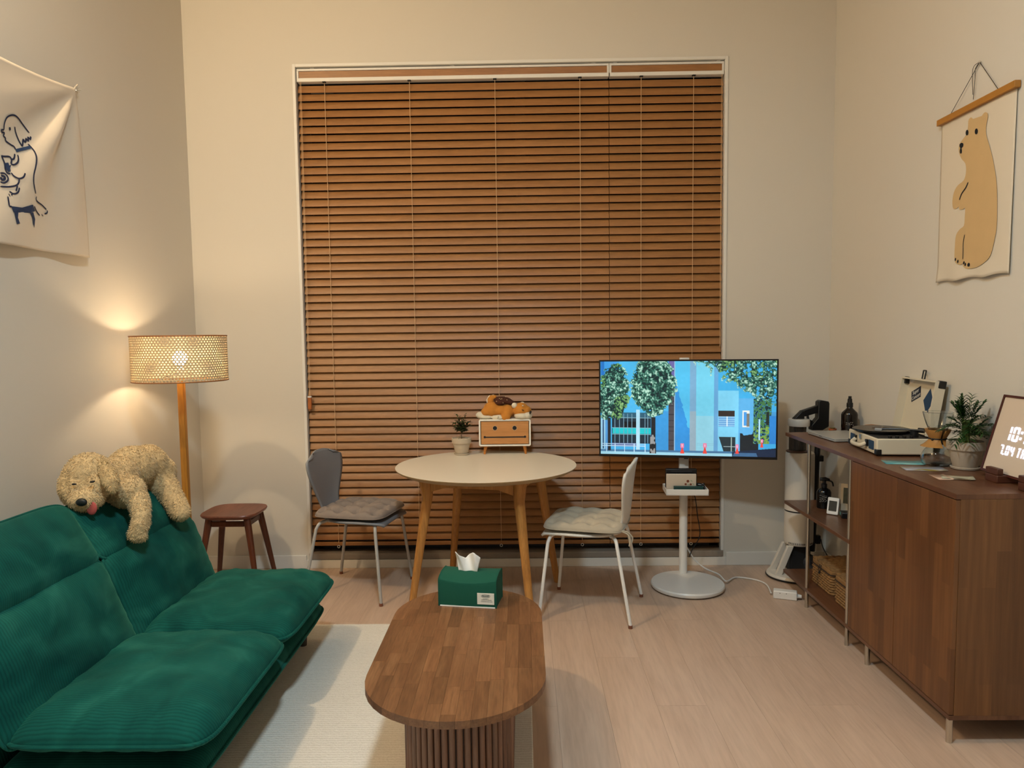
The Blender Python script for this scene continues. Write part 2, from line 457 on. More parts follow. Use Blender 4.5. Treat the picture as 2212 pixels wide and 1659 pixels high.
# ------------------------------------------------------------------ wooden venetian blinds
YS = 4.422
def blind(x0, x1, cords, label, ztop=2.947, zbot=0.135, tassels=()):
    t = thing('venetian_blind', label, 'blind', ((x0 + x1) / 2, YS, zbot), 0, 'wooden venetian blinds over the window')
    hw = (x1 - x0) / 2; xc = (x0 + x1) / 2
    n = 58; pitch = (ztop - 0.012 - zbot - 0.03) / n
    tilt = math.radians(66)
    # slat: slightly bowed strip, lower edge towards the room
    m = MB(); prof = []
    for k in range(5):
        s_ = (k / 4 - .5) * .05; prof.append((s_, .0022 * (1 - (2 * k / 4 - 1) ** 2)))
    R = Matrix.Rotation(tilt, 3, 'X')
    pts = [Vector((0, s_, d + .0012)) for s_, d in prof] + [Vector((0, s_, d - .0012)) for s_, d in prof[::-1]]
    pts = [R @ p for p in pts]
    L = hw - .0006
    vs = [Vector((-L, p.y, p.z)) for p in pts] + [Vector((L, p.y, p.z)) for p in pts]; k_ = len(pts)
    m.add(vs, [list(range(k_)), list(range(k_, 2 * k_))[::-1]] + [(a, (a + 1) % k_, k_ + (a + 1) % k_, k_ + a) for a in range(k_)])
    first = None
    for k in range(n):
        z = .03 + pitch * (k + .5) + .004
        rx = random.uniform(-.018, .018)
        if first is None: first = m.build('slat', SLAT, t, smooth=30); o = first
        else: o = dup(first, t)
        o.location = (0, 0, z); o.rotation_euler = (rx, 0, 0)
    MB().bb(-L, L, -.02, .02, 0, .022).build('bottom_rail', SLAT, t, bevel=.003)
    H = ztop - zbot
    MB().bb(-hw + .002, hw - .002, -.028, .022, H + .004, H + .026).build('headrail', WHITE, t, bevel=.002)
    MB().bb(-hw + .004, hw - .004, -.016, -.010, H + .027, H + .068).build('valance', SLAT, t, bevel=.001)
    b = MB(); b.bb(-hw, hw, -.020, -.006, H + .069, H + .082)
    for e in (-hw, hw - .012): b.bb(e, e + .012, -.022, -.004, H + .0265, H + .069)
    b.build('valance_frame', WHITE, t, bevel=.0015)
    b = MB()
    for xx in np.linspace(-hw * .9, hw * .9, 3 if hw > .5 else 2): b.bb(xx - .012, xx + .012, -.02, .0, H + .0825, H + .090)
    b.build('bracket', P('bracket_clear', '#b9b4aa', .4), t)
    for px in cords:
        cx = px - xc
        MB().bb(cx - .010, cx + .010, -.0295, -.012, H + .0, H + .0045).build('cord_hole', BLACKM, t)
        lc = MB().tube([(cx, -.0165, .006), (cx, -.0165, H * .5), (cx, -.0165, H + .002)], .0016, 6).build('ladder_cord', CORDW, t)
        MB().tube([(cx + .008 * math.cos(a), -.023, -.004 + .008 * math.sin(a)) for a in np.linspace(0, 2 * PI, 13)[:-1]], .0018, 6, closed=True).build('cord_ring', WHITE, t)
    return t
LBL = blind(-1.327, .5300, [OY(p, 170, YS).x for p in (702, 885, 1069, 1252)], 'wider left venetian blind of closed brown wooden slats over window')
RBL = blind(.5318, 1.208, [OY(p, 165, YS).x for p in (1384, 1497)], 'narrower right venetian blind of closed brown wooden slats behind television')
# pull cords with a wooden tassel at the left edge, bare cord at the right edge
q = OY(667, 870, YS - .035); r = Vector(LBL.location)
c0 = Vector((-1.305, YS - .03, 2.95))
tp = Vector((-1.312, YS - .035, q.z + .035))
MB().tube([c0 - r, tp - r], .0011, 6).tube([c0 - r + Vector((.006, 0, 0)), tp - r + Vector((.006, 0, 0))], .0011, 6).build('pull_cord', CORDW, LBL)
MB().prism(rrect(.011, .009, .003), 0, .072, Matrix.Translation(tp - r + Vector((.003, 0, -.075)))).build('tassel', P('tassel_wood', '#a85f2c', .45), LBL, bevel=.001)
MB().prism(rrect(.0115, .0095, .003), 0, .008, Matrix.Translation(tp - r + Vector((.003, 0, -.003)))).build('tassel_cap', STEELW, LBL, bevel=.001)
r = Vector(RBL.location)
MB().tube([Vector((1.196, YS - .03, 2.95)) - r, Vector((1.198, YS - .03, 1.35)) - r], .0013, 6).tube([Vector((1.190, YS - .03, 2.95)) - r, Vector((1.194, YS - .03, 1.35)) - r], .0011, 6).build('pull_cord', CORDW, RBL)

# ------------------------------------------------------------------ rug
o = MB().bb(-1.46, .020, .75, 3.466, 0.0005, .013).build('area_rug', RUG, None, bevel=.004)
tag(o, 'cream woven area rug under green sofa and oval coffee table', 'rug')

# ------------------------------------------------------------------ sofa
sf = thing('sofa', 'dark green corduroy two-seat sofa with puffy cushions and no arms', 'sofa', (-1.30, 2.61, .013))
S0 = Vector((-1.30, 2.61, .013))
def loc(v): return Vector(v) - S0
def wrin(seed, amp):
    def f(x, y, sg):
        p = Vector((x * 1.6 + seed, y * 1.6, seed * .7))
        e = max(abs(x), abs(y)) ** 3
        return amp * (mnoise.noise(p) + .5 * mnoise.noise(p * 2.3)) + amp * .35 * e * math.sin(24 * (y if abs(x) > abs(y) else x) + 3 * mnoise.noise(p * 2))
    return f
for yc, sd in ((2.263, 1.3), (2.967, 5.1)):
    M = Matrix.Translation(loc((-1.19, yc, .295)))
    c = MB().pillow(.298, .352, .096, .066, n=9, p=3.2, q=1.8, N=44, M=M, fn=wrin(sd, .016)).build('seat_cushion', CORD, sf, smooth=180, merge=True)
    MB().seam(.300, .354, .0065, n=9, M=M, N=120).build('piping', CORD, c, smooth=180)
    tl = math.atan2(.115, .31)
    M = Matrix.Translation(loc((-1.50, yc, .46))) @ Matrix.Rotation(-PI / 2 + tl * -1, 4, 'Y') @ Matrix.Rotation(PI, 4, 'Z')
    # local x runs up the slope, local z points out to the room
    ux = Vector((-.115, 0, .31)).normalized(); uz = Vector((.31, 0, .115)).normalized(); uy = uz.cross(ux)
    M = Matrix(((ux.x, uy.x, uz.x, 0), (ux.y, uy.y, uz.y, 0), (ux.z, uy.z, uz.z, 0), (0, 0, 0, 1)))
    M = Matrix.Translation(loc((-1.525, yc, .445))) @ M
    c = MB().pillow(.195, .350, .072, .085, n=9, p=2.6, q=1.7, N=32, M=M, fn=wrin(sd + 3, .014)).build('back_cushion', CORD, sf, smooth=180, merge=True)
    MB().seam(.196, .352, .006, n=9, M=M, N=110).build('piping', CORD, c, smooth=180)
    far = yc > 2.6
    ux = (Vector((-.185, 0, .19)) if far else Vector((-.13, 0, .225))).normalized(); uz = Vector((ux.z, 0, -ux.x)); uy = uz.cross(ux)
    M = Matrix(((ux.x, uy.x, uz.x, 0), (ux.y, uy.y, uz.y, 0), (ux.z, uy.z, uz.z, 0), (0, 0, 0, 1)))
    M = Matrix.Translation(loc((-1.665, yc, .695) if far else (-1.648, yc, .715))) @ M
    c = MB().pillow(.138, .350, .060, .07, n=7, p=2.6, q=1.8, N=30, M=M, fn=wrin(sd + 7, .010)).build('headrest', CORD, sf, smooth=180, merge=True)
    MB().seam(.139, .352, .006, n=7, M=M, N=110).build('piping', CORD, c, smooth=180)
M = Matrix.Translation(loc((-1.24, 2.61, .165)))
c = MB().pillow(.30, .70, .068, .068, n=14, p=5, q=2.2, N=40, M=M).build('base_cushion', CORD, sf, smooth=180, merge=True)
MB().seam(.302, .702, .006, n=14, M=M, N=160).build('piping', CORD, c, smooth=180)
ux = Vector((-.20, 0, .50)).normalized(); uz = Vector((ux.z, 0, -ux.x)); uy = uz.cross(ux)
M = Matrix(((ux.x, uy.x, uz.x, 0), (ux.y, uy.y, uz.y, 0), (ux.z, uy.z, uz.z, 0), (0, 0, 0, 1)))
MB().pillow(.26, .68, .05, .05, n=12, p=5, q=2.2, N=30, M=Matrix.Translation(loc((-1.655, 2.61, .37))) @ M).build('back_panel', CORD, sf, smooth=180, merge=True)
for lx, ly in ((-1.03, 3.22), (-1.03, 2.0), (-1.42, 3.22), (-1.42, 2.0)):
    p = loc((lx, ly, 0)); MB().cyl((p.x, p.y, 0), (p.x, p.y, .095), .016, .022, 14).build('leg', P('sofa_leg', '#3a322b', .5), sf)

# ------------------------------------------------------------------ coffee table
CT = Vector((-.216, 2.385, .013)); CZ = .39 - .013
ct = thing('coffee_table', 'oval walnut coffee table with stave top and ribbed oval pedestal', 'table', CT)
poly = stadium(.276, .52, 20)
nx = 13; wst = .552 / nx; proto_i = 0
for i in range(nx):
    xa = -.276 + i * wst; y = -.56 - random.uniform(0, .3)
    while y < .52:
        ln = random.choice((.16, .22, .28, .34)); pl = clip(poly, xa + .0002, xa + wst - .0002, y + .0002, y + ln - .0002)
        if len(pl) >= 3:
            cx = sum(p[0] for p in pl) / len(pl); cy = sum(p[1] for p in pl) / len(pl)
            m = MB().prism([(p[0] - cx, p[1] - cy) for p in pl], -.011, .011)
            o = m.build('stave', WALNUT, ct, smooth=0); o.location = (cx, cy, CZ - .011)
        y += ln
MB().prism(stadium(.262, .506, 20), CZ - .034, CZ - .022, scale0=.95).build('top_underside', WALNUT, ct, smooth=30)
MB().prism(stadium(.160, .335, 20), 0.004, CZ - .034).build('pedestal_core', P('pedestal_dark', '#3a271c', .6), ct, smooth=30)
path = stadium(.163, .338, 40); per = []; tot = 0
for a, c_ in zip(path, path[1:] + path[:1]):
    per.append((tot, a, c_)); tot += math.dist(a, c_)
NR = 76; first = None
for k in range(NR):
    s_ = tot * k / NR
    for st, a, c_ in reversed(per):
        if st <= s_: break
    d = math.dist(a, c_) or 1; f = (s_ - st) / d; px, py = a[0] + (c_[0] - a[0]) * f, a[1] + (c_[1] - a[1]) * f
    if first is None:
        first = MB().cyl((0, 0, 0), (0, 0, CZ - .035), .0098, None, 12).build('rib', RIBM, ct); o = first
    else: o = dup(first, ct)
    o.location = (px, py, .0005)

# ------------------------------------------------------------------ tissue box
tb = thing('tissue_box', 'green felt tissue box cover with white label on coffee table', 'tissue box', (-.214, 2.755, .3905), math.radians(-9))
m = MB()
def tbx(u, v):
    return None
hw, hd, hh = .113, .062, .122
b = MB()
# soft box: front folds over in a shallow curve
prof = [(-hd, 0), (-hd, hh * .80), (-hd * .95, hh * .86), (-hd * .70, hh * .925), (-hd * .2, hh * .985), (hd * .3, hh), (hd * .8, hh * .985), (hd, hh * .95), (hd, 0)]
NXs = 14
vs = []
for i in range(NXs + 1):
    u = i / NXs * 2 - 1
    for (yy, zz) in prof:
        k = 1 + .035 * (1 - u * u) * (1 if yy < 0 else 1)
        sag = -.003 * (1 - u * u) if zz > hh * .93 else (-.013 * (1 - u * u) if hh * .7 < zz < hh * .94 else 0)
        vs.append((u * hw, yy * k, zz + sag))
np_ = len(prof)
fs = [(i * np_ + j, (i + 1) * np_ + j, (i + 1) * np_ + j + 1, i * np_ + j + 1) for i in range(NXs) for j in range(np_ - 1)]
fs += [list(range(np_)), [NXs * np_ + j for j in range(np_)][::-1]]
fs += [(i * np_ + np_ - 1, (i + 1) * np_ + np_ - 1, (i + 1) * np_, i * np_) for i in range(NXs)]
b.add(vs, fs); b.build('felt_cover', GREENFELT, tb, smooth=35)
for sx in (-1, 1):
    b = MB().tube([(sx * hw, p[0], p[1]) for p in prof], .0022, 6); b.build('edge_seam', GREENFELT, tb)
MB().bb(-hw + .006, hw - .004, -hd - .0035, -hd + .002, .000, .004).build('inner_carton', TISSUE, tb)
lb = MB().bb(.040, .106, -hd - .0030, -hd - .0012, .014, .058).build('label_patch', P('label_cloth', '#e6e3d6', .8), tb, smooth=0)
INK = P('print_ink', '#2b3a33', .8)
b = MB(); pts = [(.073 + .017 * math.cos(a), -hd - .0031, .047 + .0056 * math.sin(a)) for a in np.linspace(0, 2 * PI, 33)[:-1]]
b.tube(pts, .0006, 5, closed=True)
for k in range(8): b.bb(.0605 + k * .0032, .0628 + k * .0032, -hd - .0035, -hd - .0028, .0450, .0490 + (.0008 if k in (0, 7) else 0))
for zz, x0, x1, st in ((.0355, .062, .085, .0021), (.0315, .056, .095, .0024), (.0255, .054, .098, .0021)):
    xx = x0
    while xx < x1:
        b.bb(xx, xx + st * .72, -hd - .0034, -hd - .0028, zz - .0008, zz + .0010); xx += st * random.choice((1, 1, 1, 1.4))
b.build('label_print', INK, lb, smooth=0)
def tis(u, v):
    a = u * 2 - 1; h = v
    top = .078 * (0.60 + .40 * min(1, abs(a + .25) * 1.5) ** .8) * (1 - .30 * max(0, a - .55) / .45)
    x = a * (.038 + .012 * h) - .012; y = .010 * math.sin(a * 5.5 + 2 * h) * (.3 + h) + .012 * h * math.cos(a * 2.2) - .004
    return Vector((x, y + .012, hh - .006 + top * h))
MB().grid(tis, 28, 12).build('tissue', TISSUE, tb, smooth=180, solid=.0012)

# ------------------------------------------------------------------ round dining table
RT_ = Vector((-.205, 3.862, 0)); ZT = .735
rt = thing('round_dining_table', 'round dining table with cream laminate top and splayed oak legs', 'table', RT_)
tp = MB().lathe([(.455, ZT - .026), (.478, ZT - .014), (.488, ZT - .004), (.488, ZT - .0012)], 96).build('tabletop_edge', PLYE, rt, smooth=30)
MB().lathe([(.4875, ZT - .0012), (.487, ZT), (0.0, ZT)], 96).build('tabletop', TTOP, rt, smooth=30)
A0 = math.radians(31)
legp = []
for k in range(4):
    a = A0 + k * PI / 2; d = Vector((math.cos(a), math.sin(a), 0)); n_ = Vector((-d.y, d.x, 0))
    r0, r1 = .325, .455
    m = MB(); ring = []
    for z, rr, wd, th in ((0, r1, .032, .032), (.35, r1 - .062, .040, .040), (.60, r1 - .107, .050, .050), (ZT - .027, r1 - .100, .078, .062)):
        c = d * rr + Vector((0, 0, z))
        for k2 in range(12):
            t_ = 2 * PI * k2 / 12; cx = math.copysign(abs(math.cos(t_)) ** .6, math.cos(t_)); sx = math.copysign(abs(math.sin(t_)) ** .6, math.sin(t_))
            ring.append(c + d * (cx * wd / 2) + n_ * (sx * th / 2))
    m.add(ring, [(i * 12 + j, i * 12 + (j + 1) % 12, (i + 1) * 12 + (j + 1) % 12, (i + 1) * 12 + j) for i in range(3) for j in range(12)] + [list(range(12))[::-1], [36 + j for j in range(12)]])
    m.build('leg', OAK, rt, smooth=45); legp.append(d * (r1 - .102))
for k in range(4):
    a, c = legp[k], legp[(k + 1) % 4]; e = (c - a).normalized(); n_ = Vector((-e.y, e.x, 0))
    a2, c2 = a + e * .030, c - e * .030
    m = MB(); vs = []
    for p, z0 in ((a2, ZT - .105), ((a2 * .82 + c2 * .18), ZT - .080), ((a2 * .18 + c2 * .82), ZT - .080), (c2, ZT - .105)):
        vs += [p - n_ * .011 + Vector((0, 0, z0)), p + n_ * .011 + Vector((0, 0, z0)), p + n_ * .011 + Vector((0, 0, ZT - .0265)), p - n_ * .011 + Vector((0, 0, ZT - .0265))]
    m.add(vs, [(i * 4 + j, i * 4 + (j + 1) % 4, (i + 1) * 4 + (j + 1) % 4, (i + 1) * 4 + j) for i in range(3) for j in range(4)] + [(0, 1, 2, 3), (12, 13, 14, 15)])
    m.build('apron_rail', OAK, rt, smooth=20)

# ------------------------------------------------------------------ shell chairs and their seat pads
def chair(label, center, ang, shell, legm, ztop=.80):
    t = thing('shell_chair', label, 'chair', (center[0], center[1], 0), ang, 'moulded shell chairs at the round table')
    prof = smoothpts([(.215, .418), (.185, .433), (.08, .441), (-.06, .438), (-.14, .437), (-.182, .450), (-.204, .495), (-.214, .57), (-.221, .66), (-.231, .74), (-.246, ztop)], 4)
    wid = smoothpts([(0, .155), (.08, .185), (.25, .200), (.40, .170), (.48, .118), (.55, .098), (.62, .108), (.72, .148), (.83, .190), (.90, .200), (.95, .190), (.98, .165), (1, .12)], 8)
    def width(s_):
        for a, c in zip(wid, wid[1:]):
            if a[0] <= s_ <= c[0]: return a[1] + (c[1] - a[1]) * (s_ - a[0]) / max(1e-6, c[0] - a[0])
        return wid[-1][1]
    ln = [0]
    pf = [Vector((p[0], 0, p[1])) for p in prof]
    for a, c in zip(pf, pf[1:]): ln.append(ln[-1] + (c - a).length)
    def at(s_):
        d = s_ * ln[-1]
        for i in range(len(pf) - 1):
            if d <= ln[i + 1] + 1e-9:
                f = (d - ln[i]) / max(1e-9, ln[i + 1] - ln[i]); p = pf[i].lerp(pf[i + 1], f); tt = (pf[i + 1] - pf[i]).normalized(); return p, tt
        return pf[-1], (pf[-1] - pf[-2]).normalized()
    def fn(u, v):
        p, tt = at(v); a = u * 2 - 1; w_ = width(v); nrm = Vector((tt.z, 0, -tt.x))
        if nrm.z < 0 and v < .4: nrm = -nrm
        cup = .020 * a * a * (1 if v > .55 else -.35)
        if v > .93: p = p - tt * (.035 * abs(a) ** 3 * (v - .93) / .07)
        fwd = Vector((1, 0, 0)) if v > .55 else Vector((0, 0, 1))
        return Vector((p.x, a * w_, p.z)) + fwd * cup
    MB().grid(fn, 16, 44).build('shell', shell, t, smooth=180, solid=.011)
    for sx, fx in ((1, .215), (-1, -.245)):
        for sy in (1, -1):
            pts = [(sx * .10, sy * .03, .424), (sx * .145, sy * .13, .421), (sx * .165, sy * .165, .412), (sx * .175, sy * .185, .385), (fx, sy * .222, .012)]
            sm = smoothpts(pts[:4], 4) + [Vector(pts[4])]
            lg = MB().tube(sm, .0088, 10).build('leg', legm, t)
            MB().cyl((fx - .0003 * sx, sy * .2222, 0), (fx, sy * .222, .016), .0105, .0100, 12).build('foot_cap', CAPB, lg)
    MB().box((0, 0, .4215), (.20, .13, .012)).build('seat_plate', legm, t, bevel=.004)
    for sx in (1, -1):
        for sy in (1, -1): MB().ell((sx * .135, sy * .105, .417), (.013, .013, .010), 10, 6).build('bumper', legm, t)
    return t
def seatpad(label, center, ang, mat, tw, th=.040, tilt=0, hx=.205, hy=.20):
    t = thing('seat_pad', label, 'cushion', (center[0], center[1], .4465), ang, 'tufted pads on the shell chairs')
    tf = [((i - 1.5) * .5, (j - 1.5) * .5) for i in range(4) for j in range(4)]
    def fn(x, y, sg):
        if sg < 0: return 0
        z = 0
        for a, c in tf: z -= th * tw * math.exp(-((x - a) ** 2 + (y - c) ** 2) / .016)
        for a in (-.75, -.25, .25, .75):
            z -= th * tw * .22 * (math.exp(-(x - a) ** 2 / .004) + math.exp(-(y - a) ** 2 / .004))
        return z + .003 * mnoise.noise(Vector((x * 4, y * 4, center[0])))
    M = Matrix.Translation((0.005, 0, .012)) @ Matrix.Rotation(tilt, 4, 'Y')
    c = MB().pillow(hx, hy, th, .012, n=6, p=4, q=2.4, N=56, M=M, fn=fn).build('pad', mat, t, smooth=180, merge=True)
    MB().seam(hx, hy, .0028, n=6, M=M, N=80).build('piping', mat, c, smooth=180)
    return t
def ties(t, pts, mat):
    MB().tube(smoothpts(pts, 4), .004, 6).build('tie', mat, t)
chair('grey-fronted shell chair with taupe pad, left of the round table', (-.93, 4.0), math.radians(-13), SHELLG, P('grey_leg_steel', '#aeaba6', .35))
chair('white shell chair with cream pad, right of the round table', (.335, 3.70), math.radians(164), SHELLW, STEELW)
seatpad('taupe tufted seat pad on the grey chair', (-.93, 4.0), math.radians(-13), GREYFAB, 1.05, .050)
cp = seatpad('cream tufted seat pad on the white chair', (.335, 3.70), math.radians(164), CREAMFAB, .50, .048)
ties(cp, [(-.19, .15, .012), (-.225, .16, .0), (-.235, .165, -.03), (-.232, .168, -.055)], CREAMFAB)
ties(cp, [(-.19, .15, .014), (-.22, .155, .012), (-.245, .15, -.015), (-.242, .152, -.04)], CREAMFAB)

# ------------------------------------------------------------------ stool
st = thing('wooden_stool', 'dark walnut stool with rounded square seat by the back wall', 'stool', (-1.668, 4.06, 0))
hz = .452
def sq(h, n=3.6, N=40):
    return [(math.copysign(abs(math.cos(a)) ** (2 / n), math.cos(a)) * h, math.copysign(abs(math.sin(a)) ** (2 / n), math.sin(a)) * h) for a in np.linspace(0, 2 * PI, N + 1)[:-1]]
m = MB(); vs = []
rings = [(.142, hz - .026), (.158, hz - .016), (.163, hz - .006), (.160, hz), (.10, hz - .003), (.03, hz - .005)]
for h, z in rings: vs += [(x, y, z) for x, y in sq(h)]
fs = [(i * 40 + j, i * 40 + (j + 1) % 40, (i + 1) * 40 + (j + 1) % 40, (i + 1) * 40 + j) for i in range(len(rings) - 1) for j in range(40)] + [list(range(40))[::-1], [(len(rings) - 1) * 40 + j for j in range(40)]]
m.add(vs, fs).build('seat', STOOLT, st, smooth=35)
for sx in (-1, 1):
    for sy in (-1, 1):
        MB().tube([(sx * .172, sy * .150, 0), (sx * .135, sy * .118, .25), (sx * .107, sy * .095, hz - .0255)], [.0125, .017, .0205], 14).build('leg', STOOLM, st, smooth=40)
for s_ in (-1, 1):
    MB().box((0, s_ * .098, hz - .058), (.185, .018, .030)).build('apron_rail', STOOLM, st, bevel=.003)
    MB().box((s_ * .110, 0, hz - .058), (.018, .165, .030)).build('apron_rail', STOOLM, st, bevel=.003)

# ------------------------------------------------------------------ floor lamp with cane shade
LX, LY, LZ = -1.713, 3.58, 1.337
fl_ = thing('floor_lamp', 'lit floor lamp with woven cane drum shade and oak pole', 'lamp', (LX, LY, 0))
CANE = P('cane_weave', '#d6bb90', 0.6)
RATT = P('rattan_rim', '#9a6436', 0.55)
OAKL = WOOD('lamp_pole_oak', '#ad7328', '#bd812f', '#c98f3c', 0.4, 'Z', 0.9, 0.0, 0.03)
sr, sh = .222, .222
b = MB(); NA, NZ = 88, 19; dz = sh / NZ; z0 = LZ - sh / 2
def cp_(a, z, r=sr): return Vector((r * math.cos(a), r * math.sin(a), z))
for j in range(NZ):
    off = 0.5 * (j % 2)
    for i in range(NA):
        a0 = 2 * PI * (i + off) / NA; da = 2 * PI / NA; zb = z0 + j * dz
        outer = [(0, 0), (.5, 0), (1, 0), (1, .5), (1, 1), (.5, 1), (0, 1), (0, .5)]
        inner = [(.5 + .29 * math.cos(t_), .5 + .29 * math.sin(t_)) for t_ in [math.radians(x) for x in (225, 270, 315, 0, 45, 90, 135, 180)]]
        vs = [cp_(a0 + da * u, zb + dz * v) for u, v in outer] + [cp_(a0 + da * u, zb + dz * v) for u, v in inner]
        b.add(vs, [(k, (k + 1) % 8, 8 + (k + 1) % 8, 8 + k) for k in range(8)])
shd = b.build('lamp_shade', CANE, fl_, smooth=60, merge=True, solid=.0016)
for z in (z0, z0 + sh):
    MB().tube([cp_(2 * PI * k / 64, z) for k in range(64)], .0034, 8, closed=True).build('shade_rim', RATT, shd)
for k in range(3):
    a = 2 * PI * k / 3 + .4
    MB().tube([(.02 * math.cos(a), .02 * math.sin(a), LZ - .075), (sr * math.cos(a), sr * math.sin(a), z0 + .004)], .0022, 6).build('shade_spoke', BLACKM, shd)
MB().lathe([(.015, LZ - .10), (.016, LZ - .07), (.015, LZ - .045), (.0, LZ - .043)], 16).build('bulb_socket', WHITE, fl_)
BULB = P('bulb_glow', '#ffe0b0', 0.5, emit=(1.0, .90, .74), estr=130)
MB().ell((0, 0, LZ), (.035, .035, .037), 16, 10).build('bulb', BULB, fl_, smooth=180)
MB().prism([(x, y) for x, y in rrect(.0155, .0155, .004, 3)], .028, LZ - .098).build('pole', OAKL, fl_, smooth=30)
MB().lathe([(.0, 0), (.135, 0), (.14, .006), (.138, .020), (.03, .028), (0, .0285)], 40).build('base', OAKL, fl_, smooth=35)

# ------------------------------------------------------------------ plush golden dog draped over the sofa back
FURC = P('golden_plush', '#cdb388', 1.0, noise=0.16, nscale=60, bump=0.9, bscale=320, sheen=0.45, spec=0.1)
EARC = P('golden_plush_ear', '#c4a97d', 1.0, noise=0.16, nscale=60, bump=0.9, bscale=320, sheen=0.45, spec=0.1)
R0 = Vector((-1.72, 3.0, .80))
pd = thing('plush_dog', 'large golden plush puppy with pink tongue draped over sofa back', 'plush toy', R0)
def D(px, py, Y): return OY(px, py, Y) - R0
b = MB()
hd_ = D(193, 1030, 2.80)
b.ell(hd_, (.098, .09, .094), 20, 14)
b.ell(D(176, 1058, 2.76), (.080, .075, .072), 18, 12)
b.ell(D(186, 1078, 2.71), (.066, .062, .048), 18, 12)       # muzzle
b.ell(D(214, 1050, 2.75), (.045, .05, .05), 14, 10)         # cheek
b.ell(D(252, 1032, 2.93), (.085, .10, .088), 18, 12)        # chest
b.ell(D(285, 1010, 3.06), (.098, .11, .092), 18, 12)
b.ell(D(318, 1006, 3.16), (.088, .10, .092), 18, 12)
b.ell(D(340, 1022, 3.20), (.080, .085, .080), 18, 12)
capsule(b, [D(240, 1060, 2.88), D(270, 1062, 2.86), D(282, 1062, 2.83)], [.06, .066, .06])
capsule(b, [D(281, 1056, 2.86), D(300, 1085, 2.81), D(306, 1115, 2.77), D(301, 1140, 2.755), D(296, 1153, 2.75)], [.055, .043, .034, .036, .034])
capsule(b, [D(288, 1157, 2.745), D(306, 1158, 2.745)], [.022, .022])
capsule(b, [D(335, 1028, 3.18), D(358, 1055, 3.16), D(376, 1082, 3.13), D(388, 1103, 3.10)], [.078, .058, .048, .044])
capsule(b, [D(396, 1108, 3.09), D(390, 1110, 3.08)], [.030, .032])
body = o = b.build('body', FURC, pd, smooth=180); remesh(o, .0062, 4, .009, .012)
def fur(o, n, mat, ln=.0085, wd=.0009):
    bpy.context.view_layer.update(); dg = bpy.context.evaluated_depsgraph_get(); ev = o.evaluated_get(dg); me = ev.to_mesh()
    me.calc_loop_triangles(); T = me.loop_triangles; V = me.vertices
    area = np.array([t_.area for t_ in T]); pk = np.random.RandomState(5).choice(len(T), n, p=area / area.sum()); b = MB()
    for ti in pk:
        t_ = T[int(ti)]; r1, r2 = random.random(), random.random()
        if r1 + r2 > 1: r1, r2 = 1 - r1, 1 - r2
        a, c, e = (V[i].co for i in t_.vertices); p = a + (c - a) * r1 + (e - a) * r2; nn = t_.normal.copy()
        fl = Vector((random.uniform(-.5, .5), random.uniform(-.5, .5), -.55 + random.uniform(-.3, .3))); fl -= nn * fl.dot(nn)
        q = mnoise.noise_vector(p * 28) * .7; d = (nn * .34 + fl + q * .6).normalized(); s_ = d.cross(nn); s_ = s_.normalized() * wd if s_.length > 1e-5 else Vector((wd, 0, 0))
        l_ = ln * random.uniform(.6, 1.2); m_ = p + d * l_ * .55 + nn * l_ * .12
        b.add([p - s_ - nn * .001, p + s_ - nn * .001, m_ + s_ * .8, m_ - s_ * .8, p + d * l_ - nn * l_ * .05], [(0, 1, 2, 3), (3, 2, 4)])
    ev.to_mesh_clear(); f = b.build('fur', mat, o, smooth=180, kind='stuff'); return f
fur(body, 30000, FURC)
def ear(name, pts, rs, flat, vd):
    b = MB(); capsule(b, pts, rs); o = b.build(name, EARC, pd, smooth=180); remesh(o, .006, 5, .006, .016); fur(o, 1800, EARC); return o
ear('ear', [D(219, 1002, 2.79), D(232, 1022, 2.74), D(240, 1042, 2.715), D(243, 1055, 2.705)], [.022, .030, .032, .022], None, None)
ear('ear', [D(146, 1022, 2.74), D(140, 1042, 2.71), D(141, 1062, 2.69), D(145, 1074, 2.685)], [.018, .024, .025, .018], None, None)
NOSE = P('plush_nose', '#0b1516', 0.55)
MB().ell(D(176, 1085, 2.648), (.021, .012, .015), 16, 10).build('nose', NOSE, pd, smooth=180)
MB().ell(D(199.5, 1040.5, 2.683), (.0105, .006, .0045), 12, 8, Matrix.Rotation(-.15, 3, 'Y')).build('eye', BLACK, pd, smooth=180)
MB().ell(D(160, 1046, 2.683), (.009, .005, .004), 12, 8).build('eye', BLACK, pd, smooth=180)
tc = D(198, 1098, 2.672)
MB().ell(tc, (.021, .006, .026), 16, 10, Matrix.Rotation(.15, 3, 'Y')).build('tongue', P('plush_tongue', '#b9564f', .8, bump=.2), pd, smooth=180)

# ------------------------------------------------------------------ tapestry on the left wall
def tap_mat():
    t = NT('tapestry_cloth'); b = t.b; b.inputs['Base Color'].default_value = (*lin('#d3c6b4'), 1); b.inputs['Roughness'].default_value = .85
    v = t.coord(); nz = t.n('TexNoise'); nz.inputs['Scale'].default_value = 700; t.l(v, nz.inputs['Vector']); t.bump(nz.outputs[0], .2, .001)
    b.inputs['Sheen Weight'].default_value = .15; return t.m
TAP = tap_mat(); NAVY = P('navy_print', '#16203f', .85)
pin = OX(160, 196, XL + .02)
tp_ = thing('wall_tapestry', 'cream cloth wall tapestry with navy line drawing of a dog', 'tapestry', (XL, pin.y, 1.79))
TY0, TY1 = 2.16, OX(187, 556, XL + .02).y
def tap_edge_top(y):
    s_ = (y - TY0) / (pin.y - TY0); return 2.505 + .040 * (2 * s_ - 1) ** 2 if s_ < 1 else 2.545
